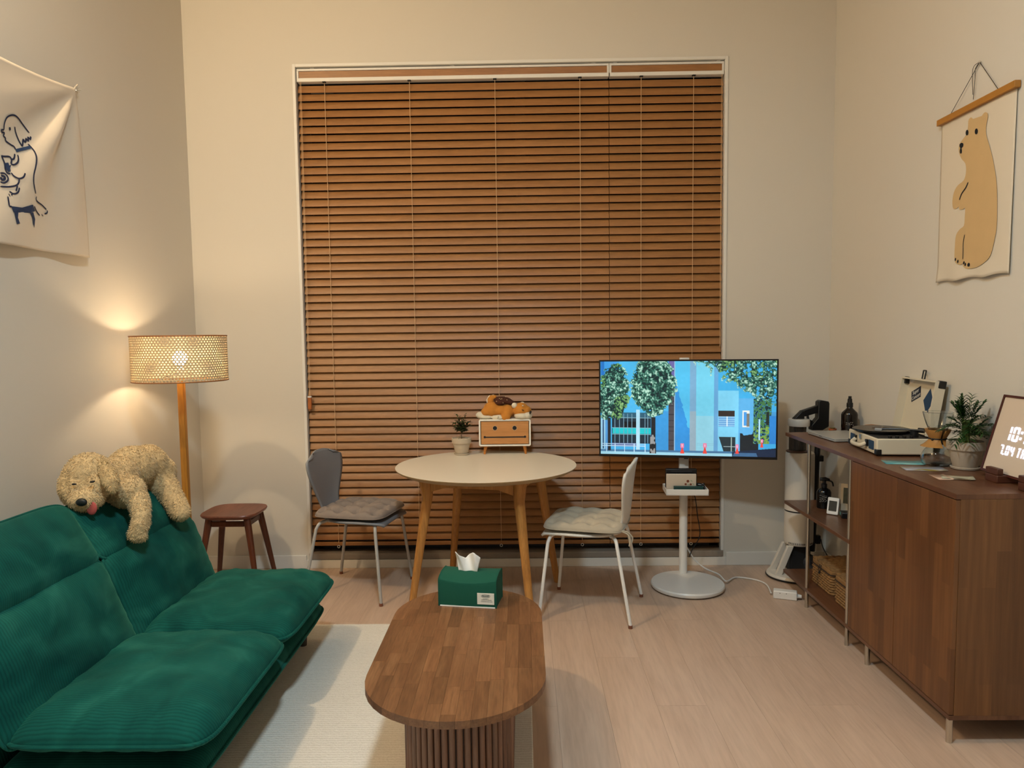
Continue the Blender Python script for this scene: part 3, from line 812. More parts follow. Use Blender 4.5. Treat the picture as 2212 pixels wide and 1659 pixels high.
def tap_off(y, z):
    dy, dz_ = pin.y - y, pin.z - z
    r = math.hypot(dy, dz_); th = math.atan2(dy, max(dz_, 1e-4))      # 0 straight down, pi/2 to the left
    f = min(1, r / .12) * math.exp(-max(0, r - .12) / 1.1)
    o = .030 + .034 * f * min(1, r / .3) * math.cos(2 * PI * (th - .66) / .60) * math.exp(-((th - .55) / .55) ** 2)
    o += .010 * max(0, 1 - (z - 1.79) / .25) * (0.5 + .5 * math.sin(y * 9))
    return max(.006, o)
def tapfn(u, v):
    s_ = u
    yb = TY0 + (TY1 - TY0) * s_; yt = TY0 + (pin.y - .004 - TY0) * s_
    zt = tap_edge_top(yt); zb = 1.785 + .02 * s_
    y = yb + (yt - yb) * v ** 1.5; z = zb + (zt - zb) * v
    return Vector((XL + tap_off(y, z), y, z)) - Vector((XL, pin.y, 1.79))
MB().grid(tapfn, 90, 64).build('cloth', TAP, tp_, smooth=180, solid=.0008)
b = MB(); c0 = pin - Vector((XL, pin.y, 1.79))
for k in range(9):
    a = 2 * PI * k / 9; e = Vector((.012, .016 * math.cos(a) + .010, .018 * math.sin(a) + .012))
    b.tube([c0 + Vector((0, 0, -.002)), c0 + e * .6, c0 + e + Vector((.004 * math.cos(3 * a), 0, 0))], [.004, .0035, .002], 6)
b.build('gathered_corner', TAP, tp_, smooth=60, kind='stuff')
MB().ell(c0 + Vector((.010, 0, 0)), (.006, .006, .006), 10, 8).build('pin', CHROME, tp_, smooth=180)
def ribbon(b, pts, wd, surf, k=4, close=False):
    """pts: list of 2-d points in a wall's own (y, z); drawn as a thin painted stroke lying on surf(y, z, lift)"""
    pts = [Vector((p[0], p[1], 0)) for p in pts]
    sm = smoothpts(pts, k) if len(pts) > 2 else pts
    L, Rr = [], []
    for i, p in enumerate(sm):
        t_ = (sm[min(i + 1, len(sm) - 1)] - sm[max(i - 1, 0)]).normalized(); n_ = Vector((-t_.y, t_.x, 0)) * wd / 2
        if i in (0, len(sm) - 1): n_ *= .6
        L.append(surf(p.x + n_.x, p.y + n_.y)); Rr.append(surf(p.x - n_.x, p.y - n_.y))
    n = len(sm); b.add(L + Rr, [(i, i + 1, n + i + 1, n + i) for i in range(n - 1)])
def fillpoly(b, pts, surf, k=3):
    sm = smoothpts([Vector((*p, 0)) for p in pts + pts[:1]], k)[:-1]
    bm = bmesh.new(); vv = [bm.verts.new(p) for p in sm]; f = bm.faces.new(vv)
    bmesh.ops.triangulate(bm, faces=[f]); bm.verts.index_update()
    b.add([surf(v.co.x, v.co.y) for v in bm.verts], [[v.index for v in f.verts] for f in bm.faces]); bm.free()
def tsurf(y, z): return Vector((XL + tap_off(y, z) + .0030, y, z)) - Vector((XL, pin.y, 1.79))
def TP(cx, cy):
    q = OX(cx / 3.19, 80 + cy / 3.19, XL + .02)
    for _ in range(8): q = OX(cx / 3.19, 80 + cy / 3.19, XL + tap_off(q.y, q.z) + .0016)
    return (q.y, q.z)
def tl(b, pts, wd=.0065): ribbon(b, [TP(*p) for p in pts], wd, tsurf)
head = MB()
tl(head, [(25, 640), (30, 590), (50, 550), (90, 538), (125, 560), (165, 615), (200, 660)])
tl(head, [(25, 640), (8, 640), (12, 655), (28, 660), (22, 680), (35, 695), (38, 715), (70, 740), (95, 755), (105, 775)])
tl(head, [(100, 618), (105, 650), (120, 695), (140, 735), (152, 748), (158, 705), (168, 722), (175, 718), (178, 700), (192, 716), (192, 690), (205, 705), (210, 685)])
head.build('dog_head_drawing', NAVY, tp_, smooth=0, kind='stuff')
b = MB(); fillpoly(b, [TP(*p) for p in ((60, 622), (70, 622), (72, 640), (62, 642))], tsurf); b.build('drawn_eye', NAVY, tp_, smooth=0)
b = MB(); fillpoly(b, [TP(*p) for p in ((104, 772), (205, 748), (212, 768), (112, 794))], tsurf, 1); b.build('drawn_collar', P('navy_fill', '#213a5e', .85), tp_, smooth=0)
b = MB()
tl(b, [(190, 735), (230, 780), (250, 830), (245, 890), (232, 950), (232, 1010), (245, 1080)])
tl(b, [(8, 815), (20, 822), (65, 825), (78, 850), (75, 872), (95, 880), (118, 865), (125, 840), (120, 812)])
tl(b, [(100, 805), (95, 835), (80, 845)]); tl(b, [(8, 815), (30, 870), (35, 910), (48, 935), (70, 942)])
tl(b, [(75, 935), (95, 958), (130, 975), (160, 965), (172, 938)]); tl(b, [(130, 975), (128, 1000), (110, 1022), (60, 1032), (0, 1030)])
tl(b, [(0, 938), (30, 940), (52, 965), (50, 990), (25, 1005), (0, 998)]); tl(b, [(5, 955), (30, 962), (28, 980), (8, 982), (5, 965)], .009)
tl(b, [(118, 1022), (112, 1050), (108, 1060)]); tl(b, [(132, 1038), (125, 1065), (105, 1080), (80, 1078)])
tl(b, [(62, 1065), (80, 1075), (78, 1090)]); tl(b, [(58, 1080), (68, 1098)])
tl(b, [(52, 1098), (58, 1135), (64, 1165), (80, 1168)]); tl(b, [(250, 1098), (252, 1130), (290, 1160), (318, 1188)])
tl(b, [(235, 1165), (250, 1200), (272, 1230)]); tl(b, [(325, 1195), (322, 1212), (305, 1218)]); tl(b, [(285, 1222), (296, 1234)])
b.build('dog_body_drawing', NAVY, tp_, smooth=0, kind='stuff')
NF = P('navy_fill_dark', '#1b2f52', .85)
b = MB(); fillpoly(b, [TP(*p) for p in ((30, 868), (55, 865), (62, 885), (75, 880), (68, 905), (72, 925), (55, 930), (42, 912))], tsurf, 1); b.build('drawn_book', NF, tp_, smooth=0)
b = MB()
for pl in (((75, 1165), (150, 1175), (225, 1155), (240, 1200), (205, 1212), (92, 1208)), ((95, 1200), (125, 1205), (122, 1245), (136, 1285), (115, 1290), (105, 1245)), ((205, 1210), (228, 1208), (240, 1255), (235, 1315), (228, 1290), (222, 1245))):
    fillpoly(b, [TP(*p) for p in pl], tsurf, 1)
b.build('drawn_stool', NF, tp_, smooth=0, kind='stuff')

# ------------------------------------------------------------------ bear poster on the right wall
PX = XR - .016
p_tl, p_tr, p_bl, p_br = OX(2032, 262, PX), OX(2192, 190, PX), OX(2024, 607, PX), OX(2177, 594, PX)
PY1, PY0_ = p_tl.y, p_tr.y
zt, zb = (p_tl.z + p_tr.z) / 2, (p_bl.z + p_br.z) / 2
PO = Vector((XR, (PY1 + PY0_) / 2, zb))
po = thing('bear_poster', 'hanging cloth poster of a standing tan bear on wooden rod', 'poster', PO)
def poff(y, z):
    s_ = (zt - z) / (zt - zb)
    e = max(0, (PY0_ + .05 - y) / .05)
    return .010 + .0012 * s_ * math.sin((y - PO.y) * 22) + .010 * s_ * max(0, (s_ - .9) * 9) * (.5 + .5 * math.sin(y * 31)) - .004 * e * (1 - s_)
def psurf(y, z, lift=.0012): return Vector((XR - poff(y, z) - lift, y, z)) - PO
POST = P('poster_canvas', '#dccfba', .9, bump=.15, bscale=600)
def pcl(u, v):
    y = PY1 + (PY0_ - PY1) * u; z = zb + (zt - zb) * v
    if v < .03: z += .004 * math.sin(u * 16)
    return psurf(y, z, 0)
MB().grid(pcl, 40, 50).build('canvas', POST, po, smooth=180, solid=.0007)
OCH = P('poster_rod_wood', '#b0772c', .5, noise=.1, nscale=30)
MB().bb(-.026, -.003, PY0_ - PO.y - .014, PY1 - PO.y + .014, zt - zb - .010, zt - zb + .016).build('rod', OCH, po, bevel=.0015)
def PP(cx, cy):
    q = OX(1950 + cx / 3.073, 100 + cy / 3.073, PX); return (q.y, q.z)
TAN = P('print_tan', '#cdac7a', .9, noise=.06, nscale=12)
bear = [(430, 500), (436, 482), (452, 472), (465, 490), (475, 507), (500, 490), (515, 490), (520, 462), (540, 438), (558, 445), (560, 470), (550, 520), (548, 580), (570, 660), (595, 760), (615, 880), (622, 1000), (620, 1180), (605, 1280), (575, 1390), (530, 1440), (480, 1468), (430, 1477), (400, 1462), (395, 1438), (385, 1450), (350, 1440), (340, 1410), (342, 1330), (350, 1255), (375, 1215), (402, 1190), (408, 1130), (410, 1075), (395, 1082), (372, 1083), (368, 1065), (350, 1078), (330, 1075), (325, 1030), (335, 970), (360, 925), (400, 890), (415, 840), (412, 780), (385, 745), (368, 700), (372, 650), (400, 610), (420, 580), (428, 540)]
b = MB(); fillpoly(b, [PP(*p) for p in bear], lambda y, z: psurf(y, z, .0030), 3); bo = b.build('bear_print', TAN, po, smooth=0)
INKB = P('print_black', '#0d1016', .85)
def blob(name, cx, cy, rx, ry, rot=0.0):
    b = MB(); pts = []
    for k in range(14):
        a = 2 * PI * k / 14; x = rx * math.cos(a); y = ry * math.sin(a)
        pts.append(PP(cx + x * math.cos(rot) - y * math.sin(rot), cy + x * math.sin(rot) + y * math.cos(rot)))
    fillpoly(b, pts, lambda y, z: psurf(y, z, .0042), 1); b.build(name, INKB, bo, smooth=0)
blob('bear_eye', 424, 573, 9, 19, .1); blob('bear_eye', 485, 565, 10, 20, .1)
b = MB(); fillpoly(b, [PP(*p) for p in ((375, 650), (388, 640), (400, 648), (396, 668), (387, 676), (390, 690), (388, 710), (377, 710), (376, 690), (380, 676), (374, 665))], lambda y, z: psurf(y, z, .0042), 2); b.build('bear_nose', INKB, bo, smooth=0)
for nm, pts, wd in (('arm_line', [(432, 902), (415, 940), (388, 980), (374, 1020)], .0066), ('leg_line', [(409, 1250), (400, 1300), (399, 1360), (397, 1415)], .0045)):
    b = MB(); ribbon(b, [PP(*p) for p in pts], wd, lambda y, z: psurf(y, z, .0042)); b.build(nm, INKB, bo, smooth=0)
for cx, cy, rx, ry in ((348, 1415, 5, 11), (364, 1428, 5, 11), (404, 1437, 5, 11), (414, 1448, 5, 11), (435, 1450, 8, 13)): blob('claw', cx, cy, rx, ry, .15)
ap = OX(2112, 134, PX) - PO; ap.x = -.008
b = MB(); STRG = P('poster_string', '#2a2320', .8)
for fr in (.14, .80):
    e = Vector((-.014, PY1 - PO.y + (PY0_ - PY1) * fr, zt - zb + .016)); MB().tube([ap, e], .0012, 6).build('hanging_string', STRG, po)
k1 = OX(2098, 150, PX) - PO; k2 = OX(2099, 215, PX) - PO; k3 = OX(2103, 170, PX) - PO
for q in (k1, k2, k3): q.x = -.010
MB().tube(smoothpts([ap, (ap + k1) / 2 + Vector((0, .004, -.01)), k3, k2], 5), .0011, 6).tube(smoothpts([ap + Vector((0, .004, 0)), k1, k2 + Vector((0, .003, .02))], 5), .0011, 6).build('string_tail', STRG, po, kind='stuff')
MB().ell(ap, (.005, .005, .005), 10, 8).build('wall_hook', CHROME, po, smooth=180)

# ------------------------------------------------------------------ television on its round stand
TVC = Vector((.925, 4.085, 0)); TVA = -math.atan2(.19, .964)
tv = thing('television', 'flat television on white round-based pole stand showing a street', 'television', (.915, 3.985, 0))
tvo = Vector(tv.location)
MB().lathe([(.0, .004), (.190, .004), (.2005, .010), (.2035, .016), (.2035, .026), (.199, .033), (.0, .035)], 72).build('base', STEELW, tv, smooth=30)
po_ = Vector((.925, 4.145, 0)) - tvo
MB().cyl((po_.x, po_.y, .034), (po_.x, po_.y, .545), .0235, None, 24).build('pole', STEELW, tv)
MB().bb(po_.x - .027, po_.x + .027, po_.y - .012, po_.y + .012, .545, 1.292).build('upper_post', STEELW, tv, bevel=.003)
W2, Hh, zc = .4925, .280, 1.0
RZ = Matrix.Translation(TVC - tvo + Vector((0, 0, 1.003))) @ Matrix.Rotation(TVA, 4, 'Z')
def tvm(mb): mb.v = [tuple(RZ @ Vector(p)) for p in mb.v]; return mb
pn = tvm(MB().bb(-W2, W2, -.004, .022, -Hh, Hh)).build('panel_housing', BLACK, tv, bevel=.002)
tvm(MB().bb(-W2 * .6, W2 * .6, .022, .036, -Hh * .7, Hh * .5)).build('rear_housing', BLACKM, tv, bevel=.004)
b = MB(); bz = .0085
b.bb(-W2, W2, -.0075, -.004, Hh - bz, Hh); b.bb(-W2, W2, -.0075, -.004, -Hh, -Hh + .014); b.bb(-W2, -W2 + bz, -.0075, -.004, -Hh + .014, Hh - bz); b.bb(W2 - bz, W2, -.0075, -.004, -Hh + .014, Hh - bz)
b.bb(-.012, .012, -.0078, -.004, -Hh - .006, -Hh); tvm(b).build('bezel', BLACK, tv, smooth=0)
def tvpicture(nx, ny):
    """flat picture on the screen, drawn with numpy: buildings, trees, fence and traffic cones"""
    u = np.linspace(0, 1, nx)[None, :].repeat(ny, 0); v = np.linspace(0, 1, ny)[:, None].repeat(nx, 1)
    cx = 145 + u * 1863; cy = 165 + v * 1015
    rs = np.random.RandomState(3)
    def nz(cell, seed):
        r = np.random.RandomState(seed); gy, gx = int(1015 / cell) + 3, int(1863 / cell) + 3; g = r.rand(gy, gx)
        fx = (cx - 145) / cell; fy = (cy - 165) / cell; ix = fx.astype(int); iy = fy.astype(int); tx = fx - ix; ty = fy - iy
        tx = tx * tx * (3 - 2 * tx); ty = ty * ty * (3 - 2 * ty)
        return (g[iy, ix] * (1 - tx) + g[iy, ix + 1] * tx) * (1 - ty) + (g[iy + 1, ix] * (1 - tx) + g[iy + 1, ix + 1] * tx) * ty
    I = np.zeros((ny, nx, 3)); I[:] = (66, 172, 226)
    def put(mask, c, a=1.0): I[mask] = I[mask] * (1 - a) + np.array(c) * a
    R = lambda x0, x1, y0, y1: (cx >= x0) & (cx <= x1) & (cy >= y0) & (cy <= y1)
    big = nz(220, 1); fine = nz(26, 2); leaf = nz(11, 5) * .55 + nz(19, 15) * .45; leaf2 = nz(44, 6)
    put(R(350, 880, 165, 720), (74, 178, 228)); put(R(145, 350, 165, 360), (60, 150, 220)); put(R(150, 185, 165, 360), (30, 110, 190))
    put(R(740, 890, 700, 1140), (58, 150, 215))
    put(R(955, 1112, 165, 1140), (84, 190, 235)); put(R(955, 1112, 165, 1140) & (cx - 955 < (cy - 350) * .28 + 30 * (fine - .5)) & (cy > 360), (52, 146, 218))
    put(R(1112, 1180, 165, 1140), (124, 170, 205)); put(R(1112, 1180, 700, 1140), (176, 178, 172), .5)
    put(R(1180, 1368, 165, 1140), (118, 208, 236)); put(R(1180, 1368, 750, 1140), (165, 212, 225), .6); put(R(1368, 1410, 165, 1140), (104, 165, 212))
    put(R(1410, 1622, 480, 1140), (126, 206, 238)); put(R(1622, 1780, 560, 1140), (92, 172, 224))
    put(R(887, 950, 165, 1130), (116, 112, 128)); put(R(887, 950, 165, 330), (110, 100, 165)); put(R(887, 950, 450, 1130), (74, 70, 76))
    for yy in (262, 590, 640, 735, 800, 870, 915, 1015, 1075): put(R(887, 950, yy, yy + 7), (40, 40, 52))
    put(R(948, 957, 165, 1135), (150, 190, 220)); put(R(1412, 1582, 692, 752), (52, 40, 36)); put(R(1418, 1582, 752, 860), (140, 190, 225))
    for yy in range(770, 860, 22): put(R(1418, 1582, yy, yy + 6), (60, 130, 200))
    put(R(1500, 1510, 752, 860), (230, 240, 250)); put(R(1662, 1738, 690, 865), (225, 228, 222)); put(R(1675, 1708, 705, 850), (70, 150, 220)); put(R(1705, 1735, 720, 860), (120, 115, 105))
    put((cy > 972) & (cy < 1138) & (cx > 1420 + (cy - 972) * .32) & (cx < 1592), (36, 52, 58)); put(R(1545, 1556, 975, 1138), (170, 190, 180)); put(R(1470, 1592, 1072, 1080), (170, 190, 190))
    put((cx > 1640) & (cx < 1830) & (cy > 930 + 60 * (fine - .5)) & (cy < 1140), (26, 34, 40))
    # glass block on the left
    put(R(270, 700, 720, 1060), (24, 44, 58)); put(R(270, 700, 720, 780), (66, 140, 170), .5); put(R(275, 700, 892, 952), (28, 196, 204)); put(R(400, 540, 820, 890), (10, 16, 24))
    for xx in (300, 350, 397, 440, 487, 630, 660): put(R(xx, xx + 6, 735, 1055), (120, 160, 180))
    for yy in (775, 885, 955): put(R(270, 700, yy, yy + 6), (130, 175, 190))
    put(R(538, 578, 690, 1130), (176, 220, 238)); put(R(695, 745, 780, 1140), (70, 150, 205)); put(R(145, 200, 790, 1140), (150, 200, 225)); put(R(165, 180, 800, 1120), (40, 70, 110)); put(R(198, 222, 800, 1130), (80, 150, 210))
    put(R(270, 540, 1055, 1095), (86, 96, 150)); put(R(1780, 2010, 700, 1040), (70, 150, 205)); put((cx > 1775) & (cx < 1960) & (cy > 560) & (cy < 1040) & (leaf > .44), (70, 120, 70)); put((cx > 1775) & (cx < 1960) & (cy > 860) & (cy < 1040) & (leaf > .52), (126, 164, 72)); put((cx > 1775) & (cx < 1960) & (cy > 560) & (cy < 1040) & (leaf < .40), (20, 48, 50)); put(R(1940, 2010, 745, 1040), (46, 130, 205)); put(R(1830, 1845, 780, 1000), (170, 215, 235))
    # ground
    put(cy > 1128, (112, 178, 220)); put((cy > 1128) & (cy < 1150), (72, 120, 160)); put((cy > 1150), (160, 214, 232)); put((cx > 1560) & (cy > 1085 + (2010 - cx) * .10), (22, 40, 66)); put((cx > 1300) & (cx < 1900) & (cy > 1140) & (cy < 1180) & (big > .45), (80, 130, 175), .7)
    def tree(mask, warm):
        d = leaf * .70 + leaf2 * .30
        cols = [(10, 36, 40), (26, 72, 62), (52, 108, 92), (110, 160, 140), (184, 220, 200)]
        for k, lo in enumerate((0, .40, .50, .58, .68)): put(mask & (d >= lo), cols[k])
        put(mask & (warm > .60) & (d > .48), (120, 160, 66), .55)
    e = 60 * (leaf - .5) + 70 * (leaf2 - .5)
    tree((((cx - 298) / 158) ** 2 + ((cy - 500) / 320) ** 2 < 1 + e / 120) & (cy < 800) | (((cx - 230) / 120) ** 2 + ((cy - 600) / 210) ** 2 < 1 + e / 120), big)
    tree((((cx - 720) / 232) ** 2 + ((cy - 420) / 330) ** 2 < 1 + e / 130) & (cy < 790) & (cx < 952 + e), big * .5)
    tree((cy < 165 + (cx - 1120) * .62 + e * 2.2 - 60) & (cy < 640 + e) & (cx > 1130) & ~((cy > 420) & (cx < 1480) & (cy > 470 + e)) & (leaf2 * .5 + leaf * .5 > .33), nz(120, 9) * .72 + (cx > 1850) * .12)
    put((cx > 700 - (cy > 1000) * 18) & (cx < 746 + (cy > 1050) * 6) & (cy > 770) & (cy < 1165), (30, 32, 36)); put((cx > 690) & (cx < 742) & (cy > 960) & (cy < 1165) & (fine > .5), (150, 150, 150))
    put((cx > 222) & (cx < 258) & (cy > 780) & (cy < 1140), (34, 40, 48)); put((cx > 1905) & (cx < 1935) & (cy > 700) & (cy < 840), (30, 40, 36))
    for yy in (1062, 1082): put(R(155, 640, yy, yy + 8), (186, 218, 240))
    for xx in (205, 300, 405, 510, 630): put(R(xx, xx + 9, 1060, 1160), (196, 226, 244))
    for yy in (1045, 1062): put(R(1190, 1380, yy, yy + 4), (120, 160, 190), .6)
    for x0, y1, k in ((1035, 1160, 1), (1275, 1155, 1), (1612, 1150, .9), (1865, 1080, .8)):
        put((np.abs(cx - x0) < (cy - (y1 - 70 * k)) * .26 * k + 5) & (cy > y1 - 70 * k) & (cy < y1), (238, 74, 62)); put((np.abs(cx - x0) < 17 * k) & (cy > y1 - 112 * k) & (cy < y1 - 62 * k), (240, 130, 168)); put((np.abs(cx - x0) < 6 * k) & (cy > y1 - 100 * k) & (cy < y1 - 74 * k), (236, 206, 224))
    I = I * (1 + .10 * (big[..., None] - .5)) + 5 * (fine[..., None] - .5)
    I[..., 1] += 6 * (1 - v); I[..., 2] += 6 * (1 - v)
    return np.clip(I, 0, 255) / 255
NXP, NYP = 560, 316
img = tvpicture(NXP, NYP)
sw, s0, s1 = W2 - bz, -Hh + .014, Hh - bz
b = MB(); b.v = [(-sw + 2 * sw * i / (NXP - 1), -.0052, s1 + (s0 - s1) * j / (NYP - 1)) for j in range(NYP) for i in range(NXP)]
b.f = [(j * NXP + i, (j + 1) * NXP + i, (j + 1) * NXP + i + 1, j * NXP + i + 1) for j in range(NYP - 1) for i in range(NXP - 1)]; b.mi = [0] * len(b.f)
t = NT('tv_screen'); at_ = t.n('VertexColor', layer_name='picture'); t.b.inputs['Base Color'].default_value = (.01, .01, .012, 1); t.b.inputs['Roughness'].default_value = .25
t.l(at_.outputs[0], t.b.inputs['Emission Color']); t.b.inputs['Emission Strength'].default_value = 1.0
t.m.cycles.emission_sampling = 'NONE'
tvm(b); scr = b.build('screen', t.m, tv, smooth=0)
li = np.where(img <= .04045, img / 12.92, ((img + .055) / 1.055) ** 2.4)
ca = scr.data.color_attributes.new('picture', 'FLOAT_COLOR', 'POINT')
ca.data.foreach_set('color', np.concatenate([li, np.ones((NYP, NXP, 1))], 2).astype(np.float32).ravel())
# tray on the pole
TR = Matrix.Translation(Vector((.912, 4.045, .532)) - tvo) @ Matrix.Rotation(TVA * .35, 4, 'Z')
b = MB(); tw_, td_ = .116, .085
b.bb(-tw_, tw_, -td_, td_, 0, .004)
for x in (-tw_, tw_ - .004): b.bb(x, x + .004, -td_, td_, .004, .034)
for y in (-td_, td_ - .004): b.bb(-tw_ + .004, tw_ - .004, y, y + .004, .004, .034)
b.v = [tuple(TR @ Vector(p)) for p in b.v]; b.build('tray', STEELW, tv, bevel=.002)
# things on the tray
TW = Matrix.Translation(Vector((.912, 4.045, .536))) @ Matrix.Rotation(TVA * .35, 4, 'Z')
def ontray(name, label, cat, xyz): 
    q = TW @ Vector(xyz); return thing(name, label, cat, q, TVA * .35)
k = ontray('game_console_dock', 'black dock standing behind white device on television tray', 'device', (-.02, .012, 0))
MB().bb(-.087, .087, .0, .03, 0, .128).build('body', BLACK, k, bevel=.004); MB().bb(-.06, .06, -.001, .001, .112, .118).build('slot', P('dock_grey', '#2c2c33', .5), k)
k = ontray('white_device', 'cream device cover with small flower stickers standing on tray', 'device', (-.026, -.022, 0))
MB().bb(-.083, .083, -.008, .008, 0, .106).build('cover', P('cream_plastic', '#cdbfae', .5), k, bevel=.003)
for dx, dz_, r_ in ((.036, .066, .007), (.024, .049, .0055), (.052, .048, .0055)):
    s_ = MB()
    for j in range(5):
        a = 2 * PI * j / 5; s_.lathe([(r_ * .6, 0), (r_ * .55, .0006), (0, .0006)], 10, (dx + r_ * .6 * math.cos(a), -.0082, dz_ + r_ * .6 * math.sin(a)), M=Matrix.Rotation(PI / 2, 3, 'X'))
    s_.build('flower_sticker', P('sticker_brown', '#8a4a33', .7), k, smooth=0)
for dx, dz_ in ((.056, .068), (.040, .047), (.066, .050)):
    MB().box((dx, -.0084, dz_), (.012, .0008, .004), Matrix.Rotation(.6, 3, 'Y')).build('leaf_sticker', P('sticker_green', '#8fa58a', .7), k, smooth=0)
k = ontray('green_notebook', 'dark green notebook lying at the front of television tray', 'book', (.008, -.064, .0))
MB().bb(-.080, .080, -.014, .014, .0, .044).build('cover', P('dark_green_cover', '#0c3a38', .6), k, bevel=.001)
k = ontray('cable_coil', 'coiled black cable at the right end of television tray', 'cable', (.086, .01, 0.0))
pts = [(.020 * math.cos(a), .045 * math.sin(a), .005 + a * .0022) for a in np.linspace(0, 6 * PI, 60)]
MB().tube(pts, .0035, 6).build('coil', BLACKM, k, smooth=60)
# cords
b = MB().tube(smoothpts([(.955, 4.155, .50), (1.0, 4.19, .48), (1.02, 4.20, .36), (1.035, 4.20, .24), (.99, 4.19, .16), (.965, 4.165, .12)], 6), .0028, 6)
o = b.build('usb_cable', BLACKM, None); tag(o, 'thin black cord hanging beside the television pole', 'cord')
a_ = GZ(1405 + 0, 1200, 0)
b = MB().tube(smoothpts([(.94, 4.17, .20), (1.00, 4.19, .10), (1.06, 4.17, .05), (1.12, 4.10, .037), (1.145, 4.03, .020), GZ(1590, 1247, .006), GZ(1630, 1252, .006), GZ(1655, 1262, .006), (1.335, 3.845, .018)], 6), .0042, 8)
o = b.build('extension_lead', STEELW, None); tag(o, 'white power cord running over stand base to the power strip', 'cord')
ps = thing('power_strip', 'white power strip on the floor beside the shelf unit', 'power strip', (1.398, 3.806, 0), math.atan2(-.044, .116))
MB().bb(-.060, .060, -.024, .024, 0.0, .045).build('body', STEELW, ps, bevel=.005)
for x in (-.026, .006): MB().cyl((x, -.0245, .034), (x, -.0235, .034), .0022, None, 10).build('screw_hole', BLACKM, ps)
MB().cyl((.060, 0, .02), (.082, 0, .02), .012, .009, 14).build('cord_grip', STEELW, ps)

# ------------------------------------------------------------------ on the round table: face box, plush dog, potted plant
fb = thing('drawer_box', 'small wooden drawer box with round eyes and slot mouth on table', 'box', (-.110, 4.265, ZT))
WB = P('box_white', '#efeadd', .5); OB = WOOD('box_beech', '#bb8046', '#c68a4f', '#ce945a', .5, 'X', 1.0, 0, .02, pores=.15)
bw, bh0, bh1, bd = .152, .050, .208, .075
fr_ = rrect(bw, (bh1 - bh0) / 2, .010, 5); zc_ = (bh0 + bh1) / 2
MX = Matrix(((1, 0, 0, 0), (0, 0, 1, 0), (0, 1, 0, zc_), (0, 0, 0, 1)))
b = MB(); n = len(fr_); inn = rrect(bw - .009, (bh1 - bh0) / 2 - .009, .002, 5)
vs = [MX @ Vector((x, y, -bd)) for x, y in fr_] + [MX @ Vector((x, y, -bd)) for x, y in inn] + [MX @ Vector((x, y, -bd + .10)) for x, y in inn] + [MX @ Vector((x, y, bd)) for x, y in fr_]
fs = [(i, (i + 1) % n, n + (i + 1) % n, n + i) for i in range(n)] + [(n + i, n + (i + 1) % n, 2 * n + (i + 1) % n, 2 * n + i) for i in range(n)] + [(i, 3 * n + i, 3 * n + (i + 1) % n, (i + 1) % n) for i in range(n)] + [[3 * n + i for i in range(n)], [2 * n + i for i in range(n)]]
b.add(vs, fs).build('case', WB, fb, smooth=30)
dr = MB().bb(-bw + .0125, bw - .0125, -bd + .003, -bd + .09, bh0 + .0125, bh1 - .0125).build('drawer', OB, fb, bevel=.001)
for x in (-.0575, .0575):
    MB().lathe([(.0145, 0), (.0145, .0016), (.0125, .0016), (.0125, .0004), (0, .0004)], 24, (x, -bd + .0031, .1565), M=Matrix.Rotation(PI / 2, 3, 'X')).build('eye_ring', P('ring_tan', '#c7a888', .5), dr)
    MB().lathe([(.0123, 0), (.0123, .0011), (0, .0011)], 24, (x, -bd + .0031, .1565), M=Matrix.Rotation(PI / 2, 3, 'X')).build('eye', BLACKM, dr)
b = MB().bb(-.118, .118, -bd + .0021, -bd + .0031, .0995, .1065)
for x in (-.118, .118): b.lathe([(.0068, 0), (.0068, .0012), (0, .0012)], 14, (x, -bd + .0032, .1040), M=Matrix.Rotation(PI / 2, 3, 'X'))
b.build('mouth_slot', BLACKM, dr, smooth=0)
for x in (-.118, .118):
    for y in (-.052, .052):
        MB().tube([(x * 1.0 + math.copysign(.004, x), y, 0), (x - math.copysign(.004, x), y, bh0)], [.006, .0115], 14).build('leg', P('leg_beech', '#b8722c', .5), fb)
# plush shiba
SH0 = Vector((-.11, 4.262, ZT + .208)); YP = 4.255
ps_ = thing('plush_shiba', 'orange and white plush shiba dog sleeping on the drawer box', 'plush toy', SH0)
ORG = P('shiba_orange', '#c67f2e', .95, noise=.08, nscale=40, bump=.4, bscale=500, sheen=.3); CRM = P('shiba_cream', '#e0d6bf', .95, bump=.4, bscale=500, sheen=.3); CHO = P('chocolate_cloth', '#4a2413', .9, noise=.15, nscale=50, bump=.3)
def S(cx, cy, dy=0.0): return OY(950 + cx / 9.617, 840 + cy / 9.617, YP + dy) - SH0
k_ = 4.26 / FPX / 9.617
def sell(b, cx, cy, rx, ry, dep, dy=0.0, rot=0.0): b.ell(S(cx, cy, dy), (rx * k_, dep, ry * k_), 18, 12, Matrix.Rotation(rot, 3, 'Y'))
b = MB(); sell(b, 1080, 430, 180, 170, .052); sell(b, 1250, 450, 220, 130, .050); sell(b, 1400, 450, 150, 140, .05); sell(b, 980, 480, 130, 100, .05)
sell(b, 1690, 450, 168, 168, .056, -.010); sell(b, 1790, 450, 115, 100, .046, -.014)
capsule(b, [S(1400, 500, -.03), S(1390, 570, -.045), S(1340, 590, -.05)], [.026, .024, .022])
o = b.build('body', ORG, ps_, smooth=180); remesh(o, .0045, 4)
b = MB(); capsule(b, [S(1060, 290), S(1050, 230), S(1080, 185), S(1140, 165)], [.020, .020, .018, .012]); remesh(b.build('tail', ORG, ps_, smooth=180), .004, 3)
b = MB(); capsule(b, [S(1025, 300, .004), S(1018, 240, .004), S(1050, 180, .006), S(1110, 145, .006)], [.014, .016, .015, .009]); remesh(b.build('tail_underside', CRM, ps_, smooth=180), .004, 3)
